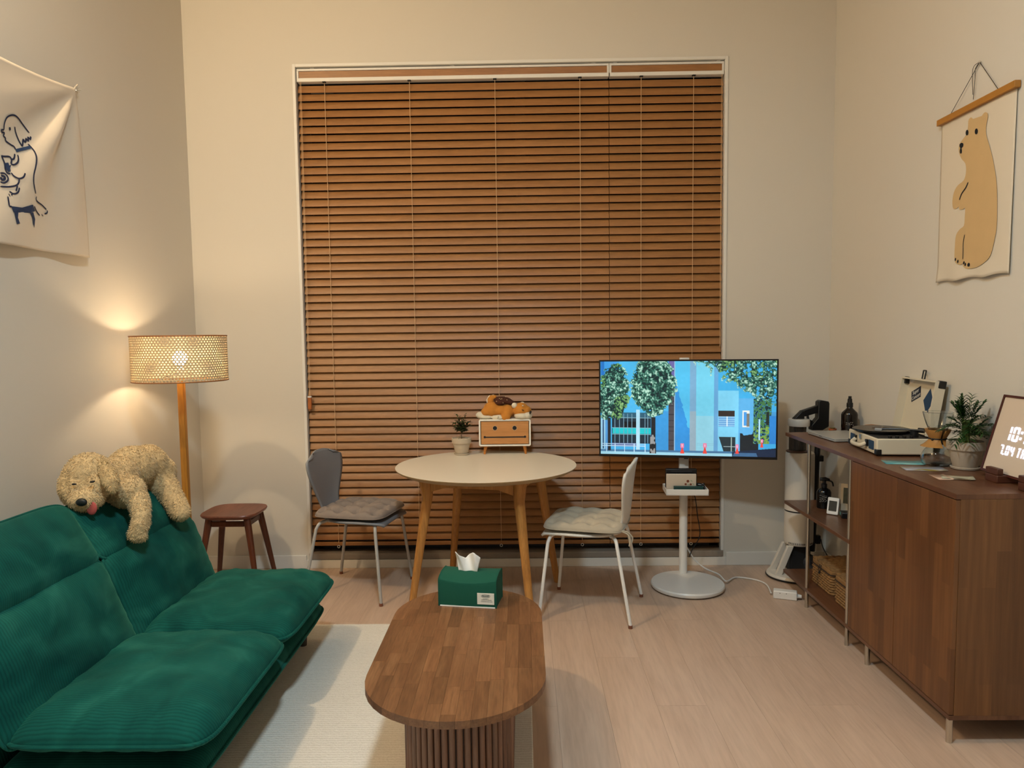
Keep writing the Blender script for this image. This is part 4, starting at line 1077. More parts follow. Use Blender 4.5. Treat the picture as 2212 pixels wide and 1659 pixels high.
b = MB(); sell(b, 840, 545, 95, 70, .030, -.01); sell(b, 960, 580, 150, 42, .030, -.02); capsule(b, [S(1120, 590, -.035), S(1240, 595, -.05)], [.012, .017]); remesh(b.build('hind_paw', CRM, ps_, smooth=180), .004, 3)
b = MB(); sell(b, 1250, 600, 62, 48, .022, -.052); remesh(b.build('front_paw', CRM, ps_, smooth=180), .004, 3)
b = MB(); sell(b, 1700, 555, 158, 86, .064, -.020); sell(b, 1822, 545, 102, 92, .052, -.024); remesh(b.build('muzzle', CRM, ps_, smooth=180), .004, 3)
MB().ell(S(1882, 488, -.066), (.0065, .012, .0105), 12, 8, Matrix.Rotation(.3, 3, 'Y')).build('nose', BLACK, ps_, smooth=180)
MB().ell(S(1725, 440, -.068), (.0070, .003, .0022), 10, 6, Matrix.Rotation(.25, 3, 'Y')).build('closed_eye', BLACKM, ps_, smooth=180)
MB().ell(S(1725, 348, -.062), (.0055, .004, .0035), 10, 6, Matrix.Rotation(.3, 3, 'Y')).build('brow_spot', CRM, ps_, smooth=180)
b = MB(); sell(b, 1550, 345, 62, 62, .016, -.030); remesh(b.build('ear', CRM, ps_, smooth=180), .004, 3)
b = MB(); sell(b, 1715, 305, 50, 40, .014, .02); remesh(b.build('ear', CRM, ps_, smooth=180), .004, 3)
for cx, cy in ((1215, 575), (1222, 600), (1200, 605)): MB().ell(S(cx, cy, -.072), (.0018, .0012, .0022), 8, 6).build('paw_mark', BLACKM, ps_, smooth=180)
b = MB(); sell(b, 1310, 235, 200, 78, .050, .012, .12); sell(b, 1420, 265, 160, 55, .05, .016, .25); sell(b, 1250, 280, 120, 60, .05, .004); cho = remesh(b.build('chocolate_patch', CHO, ps_, smooth=180), .0045, 4)
SPR = P('sprinkle_cream', '#d9bf94', .7)
for cx, cy in ((1265, 215), (1240, 200), (1290, 205), (1370, 165), (1395, 230), (1315, 290), (1180, 260)):
    MB().ell(S(cx, cy, -.036), (.0038, .010, .0018), 8, 6, Matrix.Rotation(random.uniform(-1, 1), 3, 'Y')).build('sprinkle', SPR, ps_, smooth=180)

def leafquads(b, base, d, ln, wd, up=Vector((0, 0, 1)), droop=0.0, seg=4, fold=.15):
    d = d.normalized(); side = d.cross(up); side = side.normalized() if side.length > 1e-4 else Vector((1, 0, 0)); nrm = side.cross(d)
    L, C, Rr = [], [], []
    for i in range(seg + 1):
        t_ = i / seg; w_ = wd * math.sin(PI * min(1, .12 + t_ * .88)) ** .8 if i < seg else .0002
        p = base + d * ln * t_ - up * droop * t_ * t_; C.append(p); L.append(p + side * w_ / 2 + nrm * w_ * fold); Rr.append(p - side * w_ / 2 + nrm * w_ * fold)
    n = seg + 1; b.add(L + C + Rr, [(i, i + 1, n + i + 1, n + i) for i in range(seg)] + [(n + i, n + i + 1, 2 * n + i + 1, 2 * n + i) for i in range(seg)])
TERR = P('beige_terracotta', '#bfb09a', .85, noise=.08, nscale=30, bump=.15, bscale=120)
PEB = P('pebbles', '#b7a78f', .8, noise=.3, nscale=300)
def pot(name_t, r, h, saucer=True, mat=TERR):
    s_ = 0.0
    if saucer:
        MB().lathe([(r * .66, 0), (r * .74, .002), (r * .78, h * .085), (r * .74, h * .10), (r * .70, h * .06), (0, h * .05)], 32).build('saucer', mat, name_t, smooth=40); s_ = h * .06
    MB().lathe([(0, s_), (r * .62, s_), (r * .64, s_ + .002), (r * .90, h * .70), (r * .985, h * .705), (r, h * .74), (r, h * .985), (r * .98, h), (r * .90, h), (r * .88, h * .93), (0, h * .93)], 40).build('pot', mat, name_t, smooth=30)
    b = MB()
    for k in range(60):
        a = random.uniform(0, 2 * PI); q = math.sqrt(random.random()) * r * .84; e = random.uniform(.035, .07) * r
        b.ell((q * math.cos(a), q * math.sin(a), h * .935), (e * 1.2, e, e * .8), 6, 4)
    b.build('pebbles', PEB, name_t, smooth=180, kind='stuff')
pl = thing('potted_seedling', 'beige clay pot with small leafy tree on the round table', 'plant', (-.366, 4.205, ZT))
pot(pl, .0575, .100)
LEAF1 = P('small_leaf', '#3d4a26', .5, noise=.35, nscale=25); STEM = P('stem_brown', '#5d4a2c', .8)
b = MB(); lf = MB(); zz = .094
def branch(p0, p1, r0, nl, sz):
    b.tube([p0, (p0 + p1) / 2 + Vector((random.uniform(-.004, .004), random.uniform(-.004, .004), 0)), p1], [r0, r0 * .7, r0 * .4], 6)
    for k in range(nl):
        t_ = (k + .5) / nl; p = p0.lerp(p1, .15 + .85 * t_)
        for s2 in (-1, 1):
            a = random.uniform(0, 2 * PI); leafquads(lf, p, Vector((math.cos(a), math.sin(a), random.uniform(-.3, .7))), sz * random.uniform(.8, 1.3), sz * .55, seg=3)
branch(Vector((0, 0, zz)), Vector((.002, 0, zz + .06)), .0022, 3, .012)
for k, (dx, dz_) in enumerate(((-.035, .075), (.045, .080), (-.020, .115), (.020, .115), (-.045, .095), (.050, .10), (.0, .07), (.03, .055), (-.03, .06), (.012, .09), (-.028, .15), (.028, .148), (.008, .13), (-.012, .135))):
    branch(Vector((random.uniform(-.003, .003), random.uniform(-.004, .004), zz + .02 + .30 * dz_)), Vector((dx, random.uniform(-.035, .035), zz + dz_)), .0012, 15 if dz_ < .12 else 10, .0215 if dz_ < .12 else .0145)
b.build('stem', STEM, pl, smooth=60, kind='stuff'); lf.build('foliage', LEAF1, pl, smooth=180, kind='stuff')

# ------------------------------------------------------------------ walnut sideboard with open shelf end
def VENEER(name, a, b_, c0='#643f22', c1='#7b512d', rough=.38):
    t = NT(name); b = t.b; tc = t.n('TexCoord'); sp = t.n('SeparateXYZ'); cb = t.n('CombineXYZ')
    t.l(tc.outputs['Object'], sp.inputs[0]); t.l(sp.outputs[a], cb.inputs[0]); t.l(sp.outputs[b_], cb.inputs[1])
    br = t.n('TexBrick'); br.offset = .37; br.inputs['Scale'].default_value = 1.0; br.inputs['Mortar Size'].default_value = 0.0
    br.inputs['Brick Width'].default_value = .34; br.inputs['Row Height'].default_value = .048; br.inputs['Bias'].default_value = 0.0
    br.inputs['Color1'].default_value = (*lin(c0), 1); br.inputs['Color2'].default_value = (*lin(c1), 1)
    t.l(cb.outputs[0], br.inputs['Vector'])
    m = t.n('Mapping'); m.inputs['Scale'].default_value = (3, 60, 1); t.l(cb.outputs[0], m.inputs[0])
    nz = t.n('TexNoise'); nz.inputs['Scale'].default_value = 1; nz.inputs['Detail'].default_value = 5; t.l(m.outputs[0], nz.inputs['Vector'])
    g = t.ramp(nz.outputs[0], [(.25, '#c4b8b0'), (.7, '#ffffff')])
    mx = t.n('Mix', data_type='RGBA', blend_type='MULTIPLY'); mx.inputs[0].default_value = .8; t.l(br.outputs[0], mx.inputs[6]); t.l(g, mx.inputs[7])
    t.l(mx.outputs[2], b.inputs['Base Color']); b.inputs['Roughness'].default_value = rough; return t.m
VD, VE, VT = VENEER('veneer_door', 2, 1), VENEER('veneer_end', 2, 0, '#674426', '#7c5430'), VENEER('veneer_top', 1, 0, '#613d28', '#714c34', .33)
CB = Vector((1.64, 3.195, 0)); X0, X1 = 1.450 - CB.x, 1.848 - CB.x
sb = thing('sideboard', 'brown walnut sideboard with two doors, open shelves and steel poles', 'sideboard', CB)
yy = lambda v: v - CB.y
MB().bb(X0, X1, yy(2.405), yy(3.985), .858, .877).build('top_board', VT, sb, bevel=.0015)
MB().bb(X0, X1, yy(2.405), yy(3.985), .088, .104).build('bottom_board', VT, sb, bevel=.0015)
MB().bb(X0, X1, yy(3.188), yy(3.985), .478, .496).build('shelf', VT, sb, bevel=.0015)
MB().bb(X0 + .016, X1, yy(2.405), yy(2.423), .104, .858).build('end_panel', VE, sb, bevel=.001)
MB().bb(X0 + .003, X1, yy(3.170), yy(3.188), .104, .858).build('inner_panel', VE, sb, bevel=.001)
MB().bb(X1 - .012, X1 - .002, yy(2.423), yy(3.170), .104, .858).build('back_panel', VD, sb)
d1 = MB().bb(X0, X0 + .0155, yy(2.4065), yy(2.7855), .1065, .8555).build('door', VD, sb, bevel=.0008)
d2 = MB().bb(X0, X0 + .0155, yy(2.7885), yy(3.168), .1065, .8555).build('door', VD, sb, bevel=.0008)
for y_ in (3.677, 3.212):
    for x_ in (X0 + .012, X1 - .03):
        for za, zb2 in ((0, .088), (.104, .478), (.496, .858)): MB().cyl((x_, yy(y_), za), (x_, yy(y_), zb2), .0088, None, 18).build('pole', CHROME, sb)
for y_ in (2.425, 3.02):
    for x_ in (X0 + .014, X1 - .03): MB().cyl((x_, yy(y_), 0), (x_, yy(y_), .088), .0105, None, 18).build('leg', CHROME, sb)

# ------------------------------------------------------------------ on the sideboard
TZ = .8772
SILV = P('laptop_aluminium', '#b3b1ac', .4, .35)
lp = thing('laptop', 'closed silver laptop lying at the far end of sideboard', 'laptop', (1.655, 3.755, TZ), math.radians(2))
MB().prism(rrect(.108, .160, .010), .002, .010).build('base', SILV, lp, bevel=.002); MB().prism(rrect(.108, .160, .010), .0105, .0165).build('lid', SILV, lp, bevel=.0015)
MB().box((-.1085, .0, .010), (.001, .03, .002)).build('notch', BLACKM, lp)
CRP = P('cream_leatherette', '#d8ccb4', .6, bump=.1, bscale=300); BLUE = P('blue_panel', '#1b3a58', .7, noise=.15, nscale=200)
RPC = Vector((1.690, 3.335, TZ))
rp = thing('record_player', 'cream suitcase record player with open lid and blue accents', 'record player', RPC, math.radians(-6))
hx_, hy_, hb = .118, .180, .078
bs = MB().bb(-hx_, hx_, -hy_, hy_, .006, hb).build('case_base', CRP, rp, bevel=.006, seg=3)
for sx in (-1, 1):
    for sy in (-1, 1): MB().cyl((sx * .09, sy * .16, 0), (sx * .09, sy * .16, .007), .010, None, 12).build('foot', BLACK, rp)
MB().bb(-hx_ + .006, hx_ - .006, -hy_ + .006, hy_ - .006, hb, hb + .002).build('deck', BLACKM, rp)
MB().lathe([(.100, 0), (.104, .004), (.104, .012), (.098, .014), (0, .014)], 56, (-.015, .045, hb + .002)).build('platter', BLACK, rp, smooth=30)
DISC = P('vinyl', '#17130f', .3)
rc = thing('vinyl_record', 'dark vinyl record lying on the record player platter', 'record', RPC + Vector((-.013, .046, hb + .0162)))
b = MB(); prf = [(.0035, 0), (.1235, 0), (.1238, .001), (.1235, .002)]
for k in range(14): prf += [(.122 - k * .0055, .0020 if k % 2 else .0017)]
prf += [(.044, .002), (.0035, .002)]
b.lathe(prf, 64); b.build('disc', DISC, rc, smooth=20); MB().lathe([(.0036, .002), (.040, .002), (.040, .0024), (.0036, .0024)], 40).build('record_label', P('record_label_paper', '#4b3a2c', .7), rc)
MB().cyl((0, 0, -.0015), (0, 0, .014), .0028, None, 10).build('spindle', CHROME, rp).location = (-.013, .046, hb + .016)
ta = MB().cyl((.055, -.135, hb + .002), (.055, -.135, hb + .030), .017, None, 20).build('tonearm_pivot', BLACK, rp)
MB().tube(smoothpts([(.072, -.150, hb + .034), (.055, -.135, hb + .034), (.0, -.10, hb + .033), (-.06, -.075, hb + .030)], 4), .0042, 8).build('tonearm', BLACK, rp)
MB().cyl((.066, -.147, hb + .034), (.086, -.163, hb + .034), .011, None, 16).build('counterweight', BLACK, rp)
MB().box((-.072, -.070, hb + .028), (.030, .014, .012), Matrix.Rotation(-.5, 3, 'Z')).build('headshell', P('headshell_grey', '#8f9296', .4), rp, bevel=.002)
for x_ in (-.06, -.03, 0.0, .03): MB().cyl((x_, -.170, hb + .002), (x_, -.170, hb + .012), .008, None, 14).build('knob', BLACK, rp)
for y_ in (-.118, .118): MB().prism(rrect(.030, .020, .004), -.0012, .0012, Matrix.Translation((-hx_ - .0008, y_, .043)) @ Matrix.Rotation(PI / 2, 4, 'Y') @ Matrix.Rotation(PI / 2, 4, 'Z')).build('blue_panel', BLUE, rp)
for y_ in (-.072, .072):
    MB().box((-hx_ - .004, y_, .046), (.012, .020, .030)).build('handle_bracket', BLACK, rp, bevel=.002)
hd2 = MB().tube(smoothpts([(-hx_ - .006, .070, .044), (-hx_ - .022, .060, .034), (-hx_ - .027, .04, .030), (-hx_ - .028, 0, .029), (-hx_ - .027, -.04, .030), (-hx_ - .022, -.060, .034), (-hx_ - .006, -.070, .044)], 4), .0095, 10).build('handle', CRP, rp, smooth=60)
MB().box((-hx_ - .0025, .012, .062), (.005, .022, .022)).build('latch', CHROME, rp, bevel=.001)
for sy in (-1, 1): MB().box((-hx_ + .010, sy * (hy_ - .012), .018), (.024, .028, .026)).build('corner_guard', BLACK, rp, bevel=.004)
# lid
th = math.radians(9.0); LO = Vector((hx_ + .002, 0, hb + .006)); u_ = Vector((math.sin(th), 0, math.cos(th))); n_ = Vector((-math.cos(th), 0, math.sin(th)))
LM = Matrix(((n_.x, 0, u_.x, LO.x), (n_.y, 1, u_.y, LO.y), (n_.z, 0, u_.z, LO.z), (0, 0, 0, 1)))   # local: x out to the room, y along, z up the lid
lh = .245
b = MB(); ww = .008; dp = .038
b.bb(-.004, .003, -hy_, hy_, 0, lh); b.bb(.003, dp, -hy_, -hy_ + ww, 0, lh); b.bb(.003, dp, hy_ - ww, hy_, 0, lh); b.bb(.003, dp, -hy_ + ww, hy_ - ww, lh - ww, lh); b.bb(.003, dp * .5, -hy_ + ww, hy_ - ww, 0, ww)
b.v = [tuple(LM @ Vector(p)) for p in b.v]; ld = b.build('lid', CRP, rp, smooth=0)
def onlid(y, z, ang, lift): return LM @ Matrix.Translation((lift, y, z)) @ Matrix(((0, 0, 1, 0), (-1, 0, 0, 0), (0, 1, 0, 0), (0, 0, 0, 1))) @ Matrix.Rotation(ang, 4, 'Z')
stk = MB().prism([(-.046, -.026), (.046, -.026), (.046, .026), (-.046, .026)], 0, .0008, onlid(.072, .172, math.radians(22), .0032)).build('text_sticker', P('sticker_navy', '#141a2c', .6), ld, smooth=0)
SW = P('sticker_white', '#e6dfd2', .6)
textmesh('sticker_text', 'Super', .027, SW, stk, onlid(.078, .183, math.radians(22), .0044)); textmesh('sticker_text', 'Concert', .025, SW, stk, onlid(.066, .161, math.radians(22), .0044))
MB().prism([(0, -.058), (.048, 0), (0, .058), (-.048, 0)], 0, .0008, onlid(-.062, .150, 0.0, .0032)).build('diamond_sticker', BLUE, ld, smooth=0)
b = MB()
for a0, a1 in (((-.013, .0), (.013, .0)), ((.013, .0), (.013, .040)), ((.013, .040), (-.013, .040)), ((-.013, .040), (-.013, .0))):
    q0 = LM @ Vector((.016, a0[0], lh + a0[1])); q1 = LM @ Vector((.016, a1[0], lh + a1[1])); b.tube([q0, q1], .0032, 6)
b.build('clasp_ring', BLACK, ld)
for sy in (-1, 1):
    q = MB().box((.010, sy * (hy_ - .008), lh - .014), (.032, .022, .034)); q.v = [tuple(LM @ Vector(p)) for p in q.v]; q.build('lid_corner_guard', BLACK, ld, bevel=.004)

# bottles
AMB = P('amber_glass', '#0f0704', .18); LBW = P('bottle_print', '#c9c4bc', .7)
def scribble(par, r, z0, n, w_, ang0):
    b = MB()
    for row in range(n):
        a = -w_ / 2
        while a < w_ / 2:
            k = random.uniform(.10, .24)
            p0 = Vector((r * math.cos(ang0 + a), r * math.sin(ang0 + a), z0 - row * .010)); p1 = Vector((r * math.cos(ang0 + a + k * .6), r * math.sin(ang0 + a + k * .6), z0 - row * .010 + random.choice((-.004, .004, 0))))
            b.tube([p0, p1], .0007, 5); a += k
    b.build('label_print', LBW, par, smooth=0, kind='stuff')
bt = thing('amber_bottle', 'tall dark amber bottle with spray cap behind the record player', 'bottle', (1.783, 3.945, TZ))
MB().lathe([(0, 0), (.040, 0), (.042, .004), (.042, .100), (.038, .112), (.018, .132), (.014, .138), (.014, .146), (0, .146)], 36).build('glass_body', AMB, bt, smooth=40)
MB().lathe([(.0165, .140), (.0165, .162), (.0125, .166), (.0115, .184), (.0085, .188), (.0085, .200), (0, .2005)], 24).build('spray_cap', BLACK, bt, smooth=30)
scribble(bt, .0424, .058, 2, .8, math.radians(-115))
b2 = thing('spray_bottle', 'black trigger spray bottle on the middle shelf', 'bottle', (1.592, 3.80, .4962), math.radians(-20))
MB().lathe([(0, 0), (.034, 0), (.036, .004), (.036, .085), (.030, .098), (.014, .108), (.013, .118), (0, .118)], 32).build('body', P('black_bottle', '#0e0d0d', .18), b2, smooth=40)
MB().lathe([(.015, .112), (.015, .128), (.009, .132), (.009, .148), (0, .148)], 20).build('collar', BLACK, b2, smooth=30)
MB().tube([(-.022, 0, .152), (.005, 0, .155), (.026, 0, .150)], [.008, .010, .007], 8).tube(smoothpts([(.016, 0, .150), (.038, 0, .140), (.044, 0, .118)], 4), .0042, 8).build('trigger', BLACK, b2, smooth=60, kind='stuff')
scribble(b2, .0364, .070, 4, .9, math.radians(-100))

tp2 = thing('tiny_succulent', 'tiny terracotta pot with succulent at far end of sideboard', 'plant', (1.752, 3.955, TZ))
tp2.location.y = 3.962; tp2.location.x = 1.70
MB().lathe([(0, 0), (.015, 0), (.019, .014), (.021, .015), (.021, .021), (.017, .021), (.016, .018), (0, .018)], 24).build('pot', P('terracotta', '#a6552a', .8), tp2, smooth=35)
b = MB()
for k in range(14):
    a = k * 2.4; leafquads(b, Vector((.006 * math.cos(a), .006 * math.sin(a), .018)), Vector((math.cos(a), math.sin(a), 1.1)), .013, .007, seg=3)
b.build('succulent', P('succulent_green', '#6d6a3f', .6), tp2, smooth=180, kind='stuff')
pc = thing('photo_block', 'small wooden block with dark photos behind the record player', 'ornament', (1.775, 3.66, TZ), math.radians(28))
MB().box((0, 0, .038), (.050, .062, .076)).build('block', P('orange_wood', '#a5662f', .55, noise=.1), pc, bevel=.001)
MB().box((0, -.0318, .040), (.044, .0012, .066)).build('photo', P('photo_dark', '#3a3428', .4, noise=.8, nscale=40), pc, smooth=0)
MB().box((.0258, 0, .040), (.0012, .056, .066)).build('photo', P('photo_green', '#2f352c', .4, noise=.8, nscale=45), pc, smooth=0)
pk = thing('pink_ornament', 'small pink and white ornament behind the record player', 'ornament', (1.806, 3.575, TZ))
MB().lathe([(0, 0), (.014, 0), (.017, .008), (.016, .020), (0, .022)], 20).build('base', P('ornament_white', '#d8ccc4', .6), pk, smooth=60); MB().ell((0, 0, .030), (.014, .014, .013), 16, 10).build('ball', P('ornament_pink', '#c98c8c', .6), pk, smooth=180)

# coffee carafe
def glass():
    t = NT('clear_glass'); b = t.b; b.inputs['Base Color'].default_value = (.96, .97, .96, 1); b.inputs['Roughness'].default_value = .02; b.inputs['Transmission Weight'].default_value = 1.0; b.inputs['IOR'].default_value = 1.45; return t.m
GL = glass()
cf = thing('coffee_carafe', 'glass hourglass coffee carafe with wooden collar beside palm', 'carafe', (1.690, 2.945, TZ))
pr = smoothpts([(.046, .002, 0), (.056, .014, 0), (.060, .030, 0), (.052, .055, 0), (.034, .080, 0), (.0215, .104, 0), (.0215, .116, 0), (.032, .142, 0), (.045, .175, 0), (.054, .205, 0), (.057, .218, 0)], 4)
outer = [(p.x, p.y) for p in pr]; innr = [(max(.001, p.x - .0022), p.y + (.001 if i else .0015)) for i, p in enumerate(pr)][::-1]
MB().lathe([(0, .0015)] + outer + innr + [(0, .005)], 48).build('glass_vessel', GL, cf, smooth=60)
CW = P('collar_wood', '#a9793f', .5, noise=.1, nscale=40)
for a0, a1 in ((math.radians(-200), math.radians(-100)), (math.radians(-80), math.radians(20)), (math.radians(25), math.radians(155))):
    b = MB(); prc = [(.0625, .078), (.050, .086), (.036, .100), (.030, .110), (.036, .121), (.044, .136), (.048, .148)]; pin_ = [(.0415, .146), (.030, .128), (.0235, .116), (.0235, .104), (.036, .082)]
    loop = prc + pin_; n = len(loop); NA_ = 14
    vs = [(r * math.cos(a0 + (a1 - a0) * i / NA_), r * math.sin(a0 + (a1 - a0) * i / NA_), z) for i in range(NA_ + 1) for r, z in loop]
    b.add(vs, [(i * n + j, i * n + (j + 1) % n, (i + 1) * n + (j + 1) % n, (i + 1) * n + j) for i in range(NA_) for j in range(n)] + [list(range(n)), [NA_ * n + j for j in range(n)][::-1]])
    b.build('wooden_collar', CW, cf, smooth=35)
MB().tube([(.0325 * math.cos(a), .0325 * math.sin(a), .110) for a in np.linspace(0, 2 * PI, 33)[:-1]], .0025, 6, closed=True).build('leather_tie', BLACKM, cf)
MB().ell((-.030, -.016, .108), (.005, .005, .005), 10, 8).build('tie_bead', BLACKM, cf, smooth=180)

# palm
pm = thing('potted_palm', 'small bushy green palm in beige clay pot on sideboard', 'plant', (1.752, 2.858, TZ))
POT2 = P('grey_clay', '#b3a695', .85, noise=.06, nscale=30, bump=.15, bscale=120)
pot(pm, .0675, .112, True, POT2)
b = MB(); lf = MB(); base = Vector((0, 0, .104))
for k in range(52):
    a = 2 * PI * k * .382; bd_ = .010 * math.sqrt(random.random())
    b.tube([base + Vector((bd_ * math.cos(a), bd_ * math.sin(a), 0)), base + Vector((.013 * math.cos(a), .013 * math.sin(a), .045)), base + Vector((.014 * math.cos(a), .014 * math.sin(a), .09))], [.0022, .0018, .0012], 6)
    tilt_ = random.uniform(.05, 1.75); ln = random.uniform(.055, .100); hs_ = random.uniform(.025, .085)
    d = Vector((math.cos(a) * math.sin(tilt_), math.sin(a) * math.sin(tilt_), math.cos(tilt_)))
    p0 = base + Vector((.014 * math.cos(a), .014 * math.sin(a), hs_ if tilt_ > .5 else .09)); pts = [p0 + d * ln * t_ - Vector((0, 0, .030 * t_ * t_ * math.sin(tilt_))) for t_ in np.linspace(0, 1, 8)]
    b.tube(pts, .0009, 5)
    sd = d.cross(Vector((0, 0, 1))).normalized()
    for j in range(1, 8):
        for s2 in (-1, 1):
            dd = (d * .75 + sd * s2 * .8 + Vector((0, 0, random.uniform(-.15, .25)))).normalized(); leafquads(lf, pts[j], dd, .040 * (1.15 - .5 * abs(j / 7 - .45)), .0066, droop=.012, seg=4, fold=.1)
b.build('stems', P('palm_stem', '#55682f', .6), pm, smooth=60, kind='stuff'); lf.build('foliage', P('palm_leaf', '#1d4215', .45, noise=.45, nscale=20), pm, smooth=180, kind='stuff')

# led clock
CK = Vector((1.742, 2.523, TZ)); lean = math.radians(15.5)
ck = thing('led_clock', 'leaning framed clock with glowing white digits on sideboard', 'clock', CK)
u_ = Vector((math.sin(lean), 0, math.cos(lean))); n_ = Vector((-math.cos(lean), 0, math.sin(lean)))
KM = Matrix(((0, u_.x, n_.x, -.012), (-1, u_.y, n_.y, 0), (0, u_.z, n_.z, .030), (0, 0, 0, 1)))   # local: x to the viewer's right, y up the face, z out
KW, KH = .19, .278
FRM = P('clock_frame_brown', '#4a1f18', .45); FACE = P('clock_face', '#d6c3ae', .35)
b = MB(); b.bb(-KW, KW, 0, KH, -.010, 0.0); b.v = [tuple(KM @ Vector(p)) for p in b.v]; fc = b.build('face', FACE, ck, smooth=0)
b = MB(); f_ = .008
b.bb(-KW - f_, KW + f_, -f_, 0, -.011, .004); b.bb(-KW - f_, KW + f_, KH, KH + f_, -.011, .004); b.bb(-KW - f_, -KW, 0, KH, -.011, .004); b.bb(KW, KW + f_, 0, KH, -.011, .004)
b.v = [tuple(KM @ Vector(p)) for p in b.v]; b.build('frame', FRM, ck, smooth=0)
LED = P('led_glow', '#e6e8ff', .5, emit=(.86, .88, 1.0), estr=1.3)
LED.cycles.emission_sampling = 'NONE'
SEG = {'0': 'abcdef', '1': 'bc', '2': 'abdeg', '3': 'abcdg', '4': 'bcfg', '5': 'acdfg', '6': 'acdefg', '7': 'abc', '8': 'abcdefg', 'T': 'adt', 'H': 'bcefg', 'U': 'bcdef', 'Y': 'bcfg'}
def digits(txt, x, y, h, w_, name):
    s_ = h * .16
    for ch in txt:
        if ch == ' ': x += w_ * .6; continue
        b = MB()
        if ch == ':':
            for q in (.28, .68): b.box((x + s_ * .5, y + h * q, .0012), (s_ * 1.1, s_ * 1.1, .0016))
            x += s_ * 2.4
        elif ch == '.':
            b.box((x, y + s_ * .4, .0012), (s_, s_, .0016)); x += s_ * 1.5
        else:
            g = s_ * .28
            seg = {'a': (g + s_ * .3, w_ - g - s_ * .3, h - s_, h), 'd': (g + s_ * .3, w_ - g - s_ * .3, 0, s_), 'g': (g + s_ * .5, w_ - g - s_ * .5, h / 2 - s_ / 2, h / 2 + s_ / 2), 'b': (w_ - s_, w_, h / 2 + g, h - g), 'c': (w_ - s_, w_, g, h / 2 - g), 'f': (0, s_, h / 2 + g, h - g), 'e': (0, s_, g, h / 2 - g), 't': (w_ / 2 - s_ / 2, w_ / 2 + s_ / 2, g, h - s_ - g)}
            use = SEG[ch] if ch != 'T' else 'at'
            for q in use: X0_, X1_, Y0_, Y1_ = seg[q]; b.bb(x + X0_, x + X1_, y + Y0_, y + Y1_, .0004, .0020)
            x += w_ + s_ * 1.0
        b.v = [tuple(KM @ Vector(p)) for p in b.v]; b.build(name, LED, fc, smooth=0, kind='stuff')
digits('10:56', -.128, .120, .054, .031, 'led_digit'); digits('7.04 THU', -.132, .066, .036, .0185, 'led_letter')
for y_ in (.080, -.095):
    b = MB(); b.bb(-.052, .040, y_ - .034, y_ + .034, 0, .0285); b.bb(-.052, -.030, y_ - .034, y_ + .034, .0285, .052); b.build('wooden_block', P('block_walnut', '#4f2a1a', .45), ck, bevel=.003)

# postcards
def card(label, c, L, W_, ang, cols, z=0.0):
    k = thing('postcard', label, 'postcard', (c[0], c[1], TZ + z), ang, 'postcards lying on the sideboard')
    t = NT('postcard_print'); v = t.coord((9, 14, 1)); nz = t.n('TexNoise'); nz.inputs['Scale'].default_value = 1.0; nz.inputs['Detail'].default_value = 2; t.l(v, nz.inputs['Vector'])
    t.l(t.ramp(nz.outputs[0], [(.38, cols[0]), (.50, cols[1]), (.64, cols[2])]), t.b.inputs['Base Color']); t.b.inputs['Roughness'].default_value = .35
    m = MB().grid(lambda u, v_: Vector(((u - .5) * L, (v_ - .5) * W_, .0006 + .0035 * (2 * u - 1) ** 4 * (u > .5))), 8, 2); m.build('card', t.m, k, smooth=180, solid=.0006)
card('teal postcard nearest the record player', (1.585, 3.005), .150, .095, math.radians(-14), ('#3f7f86', '#4f97a0', '#86b7b4'))
card('grey and yellow postcard left of the palm pot', (1.590, 2.862), .150, .090, math.radians(-12), ('#8d8f99', '#a3a5b2', '#8a7a3a'))
card('pale landscape postcard nearest the clock block', (1.612, 2.672), .105, .075, math.radians(-25), ('#c9c3a8', '#b3b29c', '#5b4a35'), .0012)
card('narrow pinkish card tucked under the pale landscape postcard', (1.562, 2.690), .052, .100, math.radians(-8), ('#b5907a', '#bd9c86', '#c6aa94'))

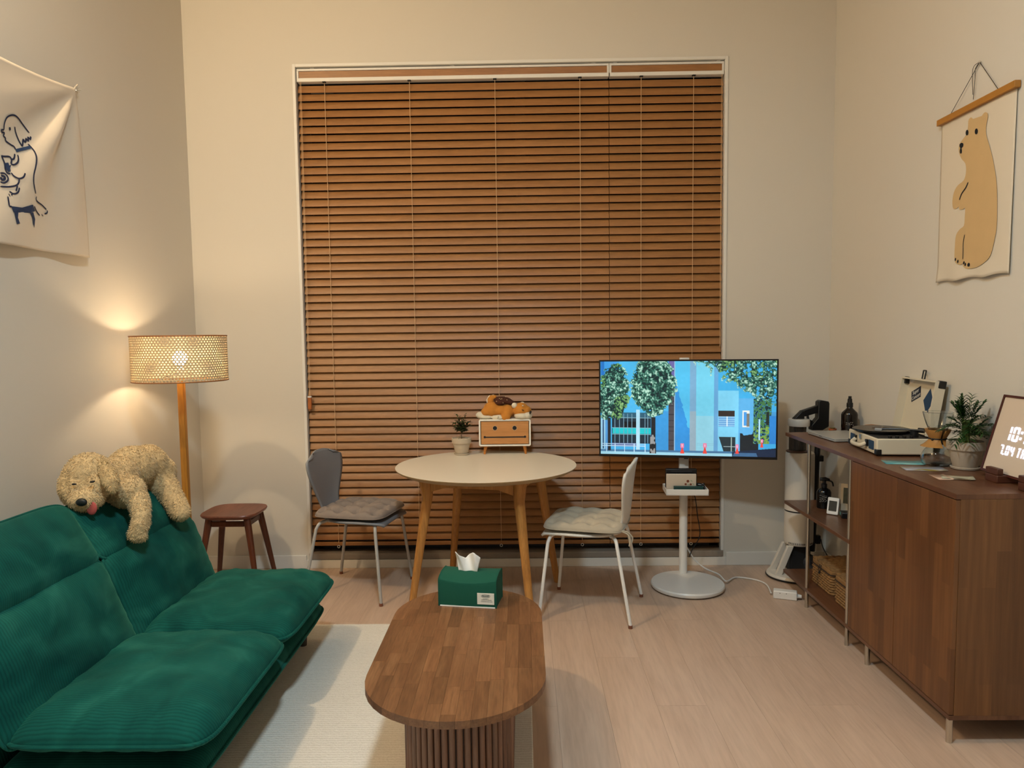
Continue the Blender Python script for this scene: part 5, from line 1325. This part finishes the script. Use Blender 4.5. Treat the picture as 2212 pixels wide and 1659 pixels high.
# ------------------------------------------------------------------ on the open shelves
BASK = P('seagrass', '#8c673c', .85, noise=.3, nscale=90, bump=.4, bscale=300)
def basket(label, c, hx, hy, h, rz, loop=True):
    t = thing('woven_basket', label, 'basket', (c[0], c[1], .1042), rz, 'woven baskets on the bottom shelf')
    rows = 8; hb_ = h * .80; b = MB()
    for k in range(rows):
        z = .007 + (hb_ - .010) * k / (rows - 1); pts = []; base = rrect(hx, hy, .018, 4); P2 = []
        for a, c_ in zip(base, base[1:] + base[:1]):
            n = max(1, int(math.dist(a, c_) / .007))
            for j in range(n): P2.append((a[0] + (c_[0] - a[0]) * j / n, a[1] + (c_[1] - a[1]) * j / n))
        for i, (x, y) in enumerate(P2):
            w_ = 1 + .022 * math.sin(i * PI / 2.0 + (k % 2) * PI); pts.append((x * w_, y * w_, z))
        b.tube(pts, .0072, 6, closed=True)
    b.build('woven_body', BASK, t, smooth=70, kind='stuff')
    MB().prism(rrect(hx - .004, hy - .004, .016, 4), .002, hb_).build('liner', P('basket_inner', '#4a3119', .9), t)
    ldm = MB().prism(rrect(hx + .004, hy + .004, .018, 4), hb_ + .002, h - .004).build('lid', BASK, t, bevel=.004); bb_ = MB()
    n = 9
    for k in range(n):
        y = -hy + (2 * hy) * (k + .5) / n; bb_.tube([(x, y, h - .004 + .002 * math.sin(i * PI / 2 + (k % 2) * PI)) for i, x in enumerate(np.linspace(-hx, hx, 26))], hy / n * .95, 6)
    bb_.build('lid_weave', BASK, ldm, smooth=70, kind='stuff')
    MB().tube([(x, y, hb_ + .001) for x, y in rrect(hx + .006, hy + .006, .02, 4)], .0028, 6, closed=True).build('lid_trim', P('basket_trim', '#2c1b10', .8), ldm)
    if loop:
        MB().tube(smoothpts([(-hx - .006, .012, h - .006), (-hx - .014, .006, h - .022), (-hx - .014, .0, h - .042), (-hx - .013, -.008, h - .030), (-hx - .006, -.004, h - .006)], 4), .0018, 6).build('loop', BLACKM, t)
        MB().ell((-hx - .013, .002, h - .046), (.005, .006, .006), 10, 8).build('button', BLACKM, t, smooth=180)
    return t
basket('larger lidded woven basket with black loop on the bottom shelf', (1.635, 3.675), .098, .118, .128, 0)
basket('smaller lidded woven basket nearest the sideboard door', (1.618, 3.385), .090, .105, .136, 0, False)
hg = thing('thermometer_display', 'small white digital thermometer leaning on the middle shelf', 'thermometer', (1.578, 3.652, .4962), math.radians(-42))
tl2 = math.radians(14); b = MB().prism(rrect(.028, .043, .006), -.006, .006); RM = Matrix.Rotation(PI / 2 - tl2, 4, 'X')
HM = Matrix.Translation((0, 0, .0435)) @ RM; b.v = [tuple(HM @ Vector(p)) for p in b.v]; hs = b.build('case', STEELW, hg, bevel=.002)
b = MB().prism(rrect(.0195, .026, .002), .0061, .0068); b.v = [tuple(HM @ Vector(p)) for p in b.v]; b.build('display', P('lcd_dark', '#2b2a28', .3), hg, smooth=0)
MB().tube([(0, .008, .05), (0, .030, .001)], .003, 6).build('stand', STEELW, hg)
pf_ = thing('photo_print', 'tall cream photo print standing behind the white thermometer', 'photo', (1.655, 3.645, .4962), math.radians(-38))
PM_ = Matrix.Rotation(math.radians(84), 4, 'X'); b = MB().bb(-.042, .042, 0, .155, -.002, .002); b.v = [tuple(PM_ @ Vector(p)) for p in b.v]; b.build('card_mount', P('photo_mount', '#c3b49b', .6), pf_, smooth=0)
b = MB().bb(-.030, .030, .055, .135, .0022, .0028); b.v = [tuple(PM_ @ Vector(p)) for p in b.v]; b.build('photo', P('photo_landscape', '#3f4032', .4, noise=.7, nscale=40), pf_, smooth=0)
bk = thing('black_gadget', 'small black gadget with teal label on the middle shelf', 'device', (1.625, 3.585, .4962), math.radians(-15))
MB().bb(-.035, .035, -.030, .030, 0, .030).build('body', BLACK, bk, bevel=.004); MB().bb(-.0362, -.0350, .004, .024, .012, .024).build('label', P('teal_label', '#5f9c90', .6), bk, smooth=0)
pts = [OX(1767, 1135, 1.825), OX(1772, 1160, 1.826), OX(1778, 1183, 1.825), OX(1790, 1205, 1.824), OX(1800, 1222, 1.823)]
o = MB().tube(smoothpts(pts, 5), .003, 6).build('black_cable', BLACKM, None); tag(o, 'black cable against the wall behind the woven baskets', 'cable')

# ------------------------------------------------------------------ vacuum cleaner on its charging tower
VC = Vector((1.602, 4.165, 0))
vt = thing('vacuum_tower', 'white cylindrical vacuum station on a flat foot in the corner', 'vacuum station', VC)
VW = P('station_white', '#d6d0c6', .42)
MB().lathe([(0, .0), (.148, 0), (.158, .006), (.160, .016), (.152, .028), (0, .034)], 48).build('foot', VW, vt, smooth=35).scale = (1.12, .98, 1)
MB().lathe([(.1605, .004), (.1635, .008), (.1635, .012), (.1605, .013)], 48).build('foot_rim', BLACKM, vt, smooth=60).scale = (1.12, .98, 1)
for s_ in (-1, 1):
    b = MB(); vs = []
    for z, xo, yo in ((.020, -.135 , -.050 * s_), (.195, -.062, -.040 * s_)):
        c = Vector((xo, yo, z)); vs += [c + Vector((-.018, -.012, 0)), c + Vector((.018, -.012, 0)), c + Vector((.018, .012, 0)), c + Vector((-.018, .012, 0))]
    b.add(vs, [(0, 1, 5, 4), (1, 2, 6, 5), (2, 3, 7, 6), (3, 0, 4, 7), (0, 3, 2, 1), (4, 5, 6, 7)]); b.build('support_leg', VW, vt, bevel=.003)
MB().box((.005, .03, .115), (.12, .11, .165)).build('dark_core', BLACKM, vt, bevel=.01)
MB().lathe([(0, .195), (.070, .195), (.078, .202), (.0805, .215), (.0805, .392)], 48).build('lower_tower', VW, vt, smooth=40)
MB().lathe([(.0795, .392), (.0795, .400)], 48).build('black_ring', BLACK, vt)
MB().lathe([(.0805, .400), (.0805, .722), (.078, .733), (.070, .738), (0, .738)], 48).build('upper_tower', VW, vt, smooth=40)
for k in range(16):
    a = math.radians(-150 + k * 7); MB().box((.0808 * math.cos(a), .0808 * math.sin(a), .212), (.002, .003, .010), Matrix.Rotation(a, 3, 'Z')).build('vent_slit', BLACKM, vt, smooth=0)
vb = thing('stick_vacuum', 'black and white stick vacuum docked on the white tower', 'vacuum cleaner', VC + Vector((0, 0, .7385)))
def V_(px, py, dy=0.0): return OY(px, py, VC.y + dy) - VC - Vector((0, 0, .7385))
MB().lathe([(0, .0015), (.060, .0015), (.062, .006), (.050, .010)], 40, (-.016, 0, 0)).build('bin_flange', P('bin_brown', '#5a3f35', .4), vb, smooth=40)
SMK = P('smoke_bin', '#6b6156', .1, trans=.75, ior=1.2)
MB().lathe([(.047, .008), (.047, .150)], 40, (-.016, 0, 0)).build('dust_bin', SMK, vb, smooth=40)
MB().cyl((-.010, .0, .01), (-.010, .0, .145), .022, None, 20).build('bin_core', P('bin_dark', '#20242c', .3), vb); MB().cyl((-.018, -.026, .04), (-.018, -.026, .145), .006, None, 12).build('bin_tube', P('bin_light', '#8f8f8a', .4), vb)
MB().lathe([(.048, .150), (.058, .151), (.060, .156), (.060, .186), (.056, .192), (0, .193)], 40, (-.010, 0, 0)).build('motor_cap', VW, vb, smooth=40)
def vslab(pts, y0, y1):
    b = MB(); n = len(pts); vs = [V_(*p) + Vector((0, y0, 0)) for p in pts] + [V_(*p) + Vector((0, y1, 0)) for p in pts]
    b.add(vs, [list(range(n))[::-1], [n + i for i in range(n)]] + [(i, (i + 1) % n, n + (i + 1) % n, n + i) for i in range(n)]); return b
K1 = lambda pts: [(1680 + x / 9.217, 840 + y / 9.217) for x, y in pts]
vslab(K1([(290, 660), (300, 595), (470, 425), (520, 440), (510, 545), (510, 655)]), -.020, .020).build('handle_nose', BLACK, vb, bevel=.004)
vslab(K1([(470, 430), (780, 325), (790, 470), (520, 550)]), -.016, .016).build('handle_grip', BLACK, vb, bevel=.004)
vslab(K1([(780, 250), (830, 220), (985, 245), (1000, 290), (985, 740), (860, 815), (640, 815), (640, 720), (770, 570)]), -.026, .026).build('battery_handle', BLACK, vb, bevel=.004)
vslab(K1([(575, 520), (605, 520), (620, 600), (690, 640), (660, 720), (540, 650), (585, 590)]), -.012, .012).build('trigger', BLACK, vb, bevel=.003)
q0, q1 = V_(1766, 945, .01), V_(1752, 1215, .01)
MB().tube([V_(1768, 938, .015), V_(1764, 1000, .015), V_(1760, 1100, .02), V_(1754, 1190, .02)], .0165, 14).build('wand', BLACK, vb, smooth=60)
MB().box(V_(1772, 990, .015), (.03, .03, .035)).build('wand_clip', BLACK, vb, bevel=.004); MB().box(V_(1766, 1165, .02), (.028, .03, .05)).build('wand_clip', BLACK, vb, bevel=.004)
MB().ell(V_(1745, 1212, .0), (.045, .05, .045), 16, 10).build('floor_head', P('head_grey', '#24272e', .45), vb, smooth=180)
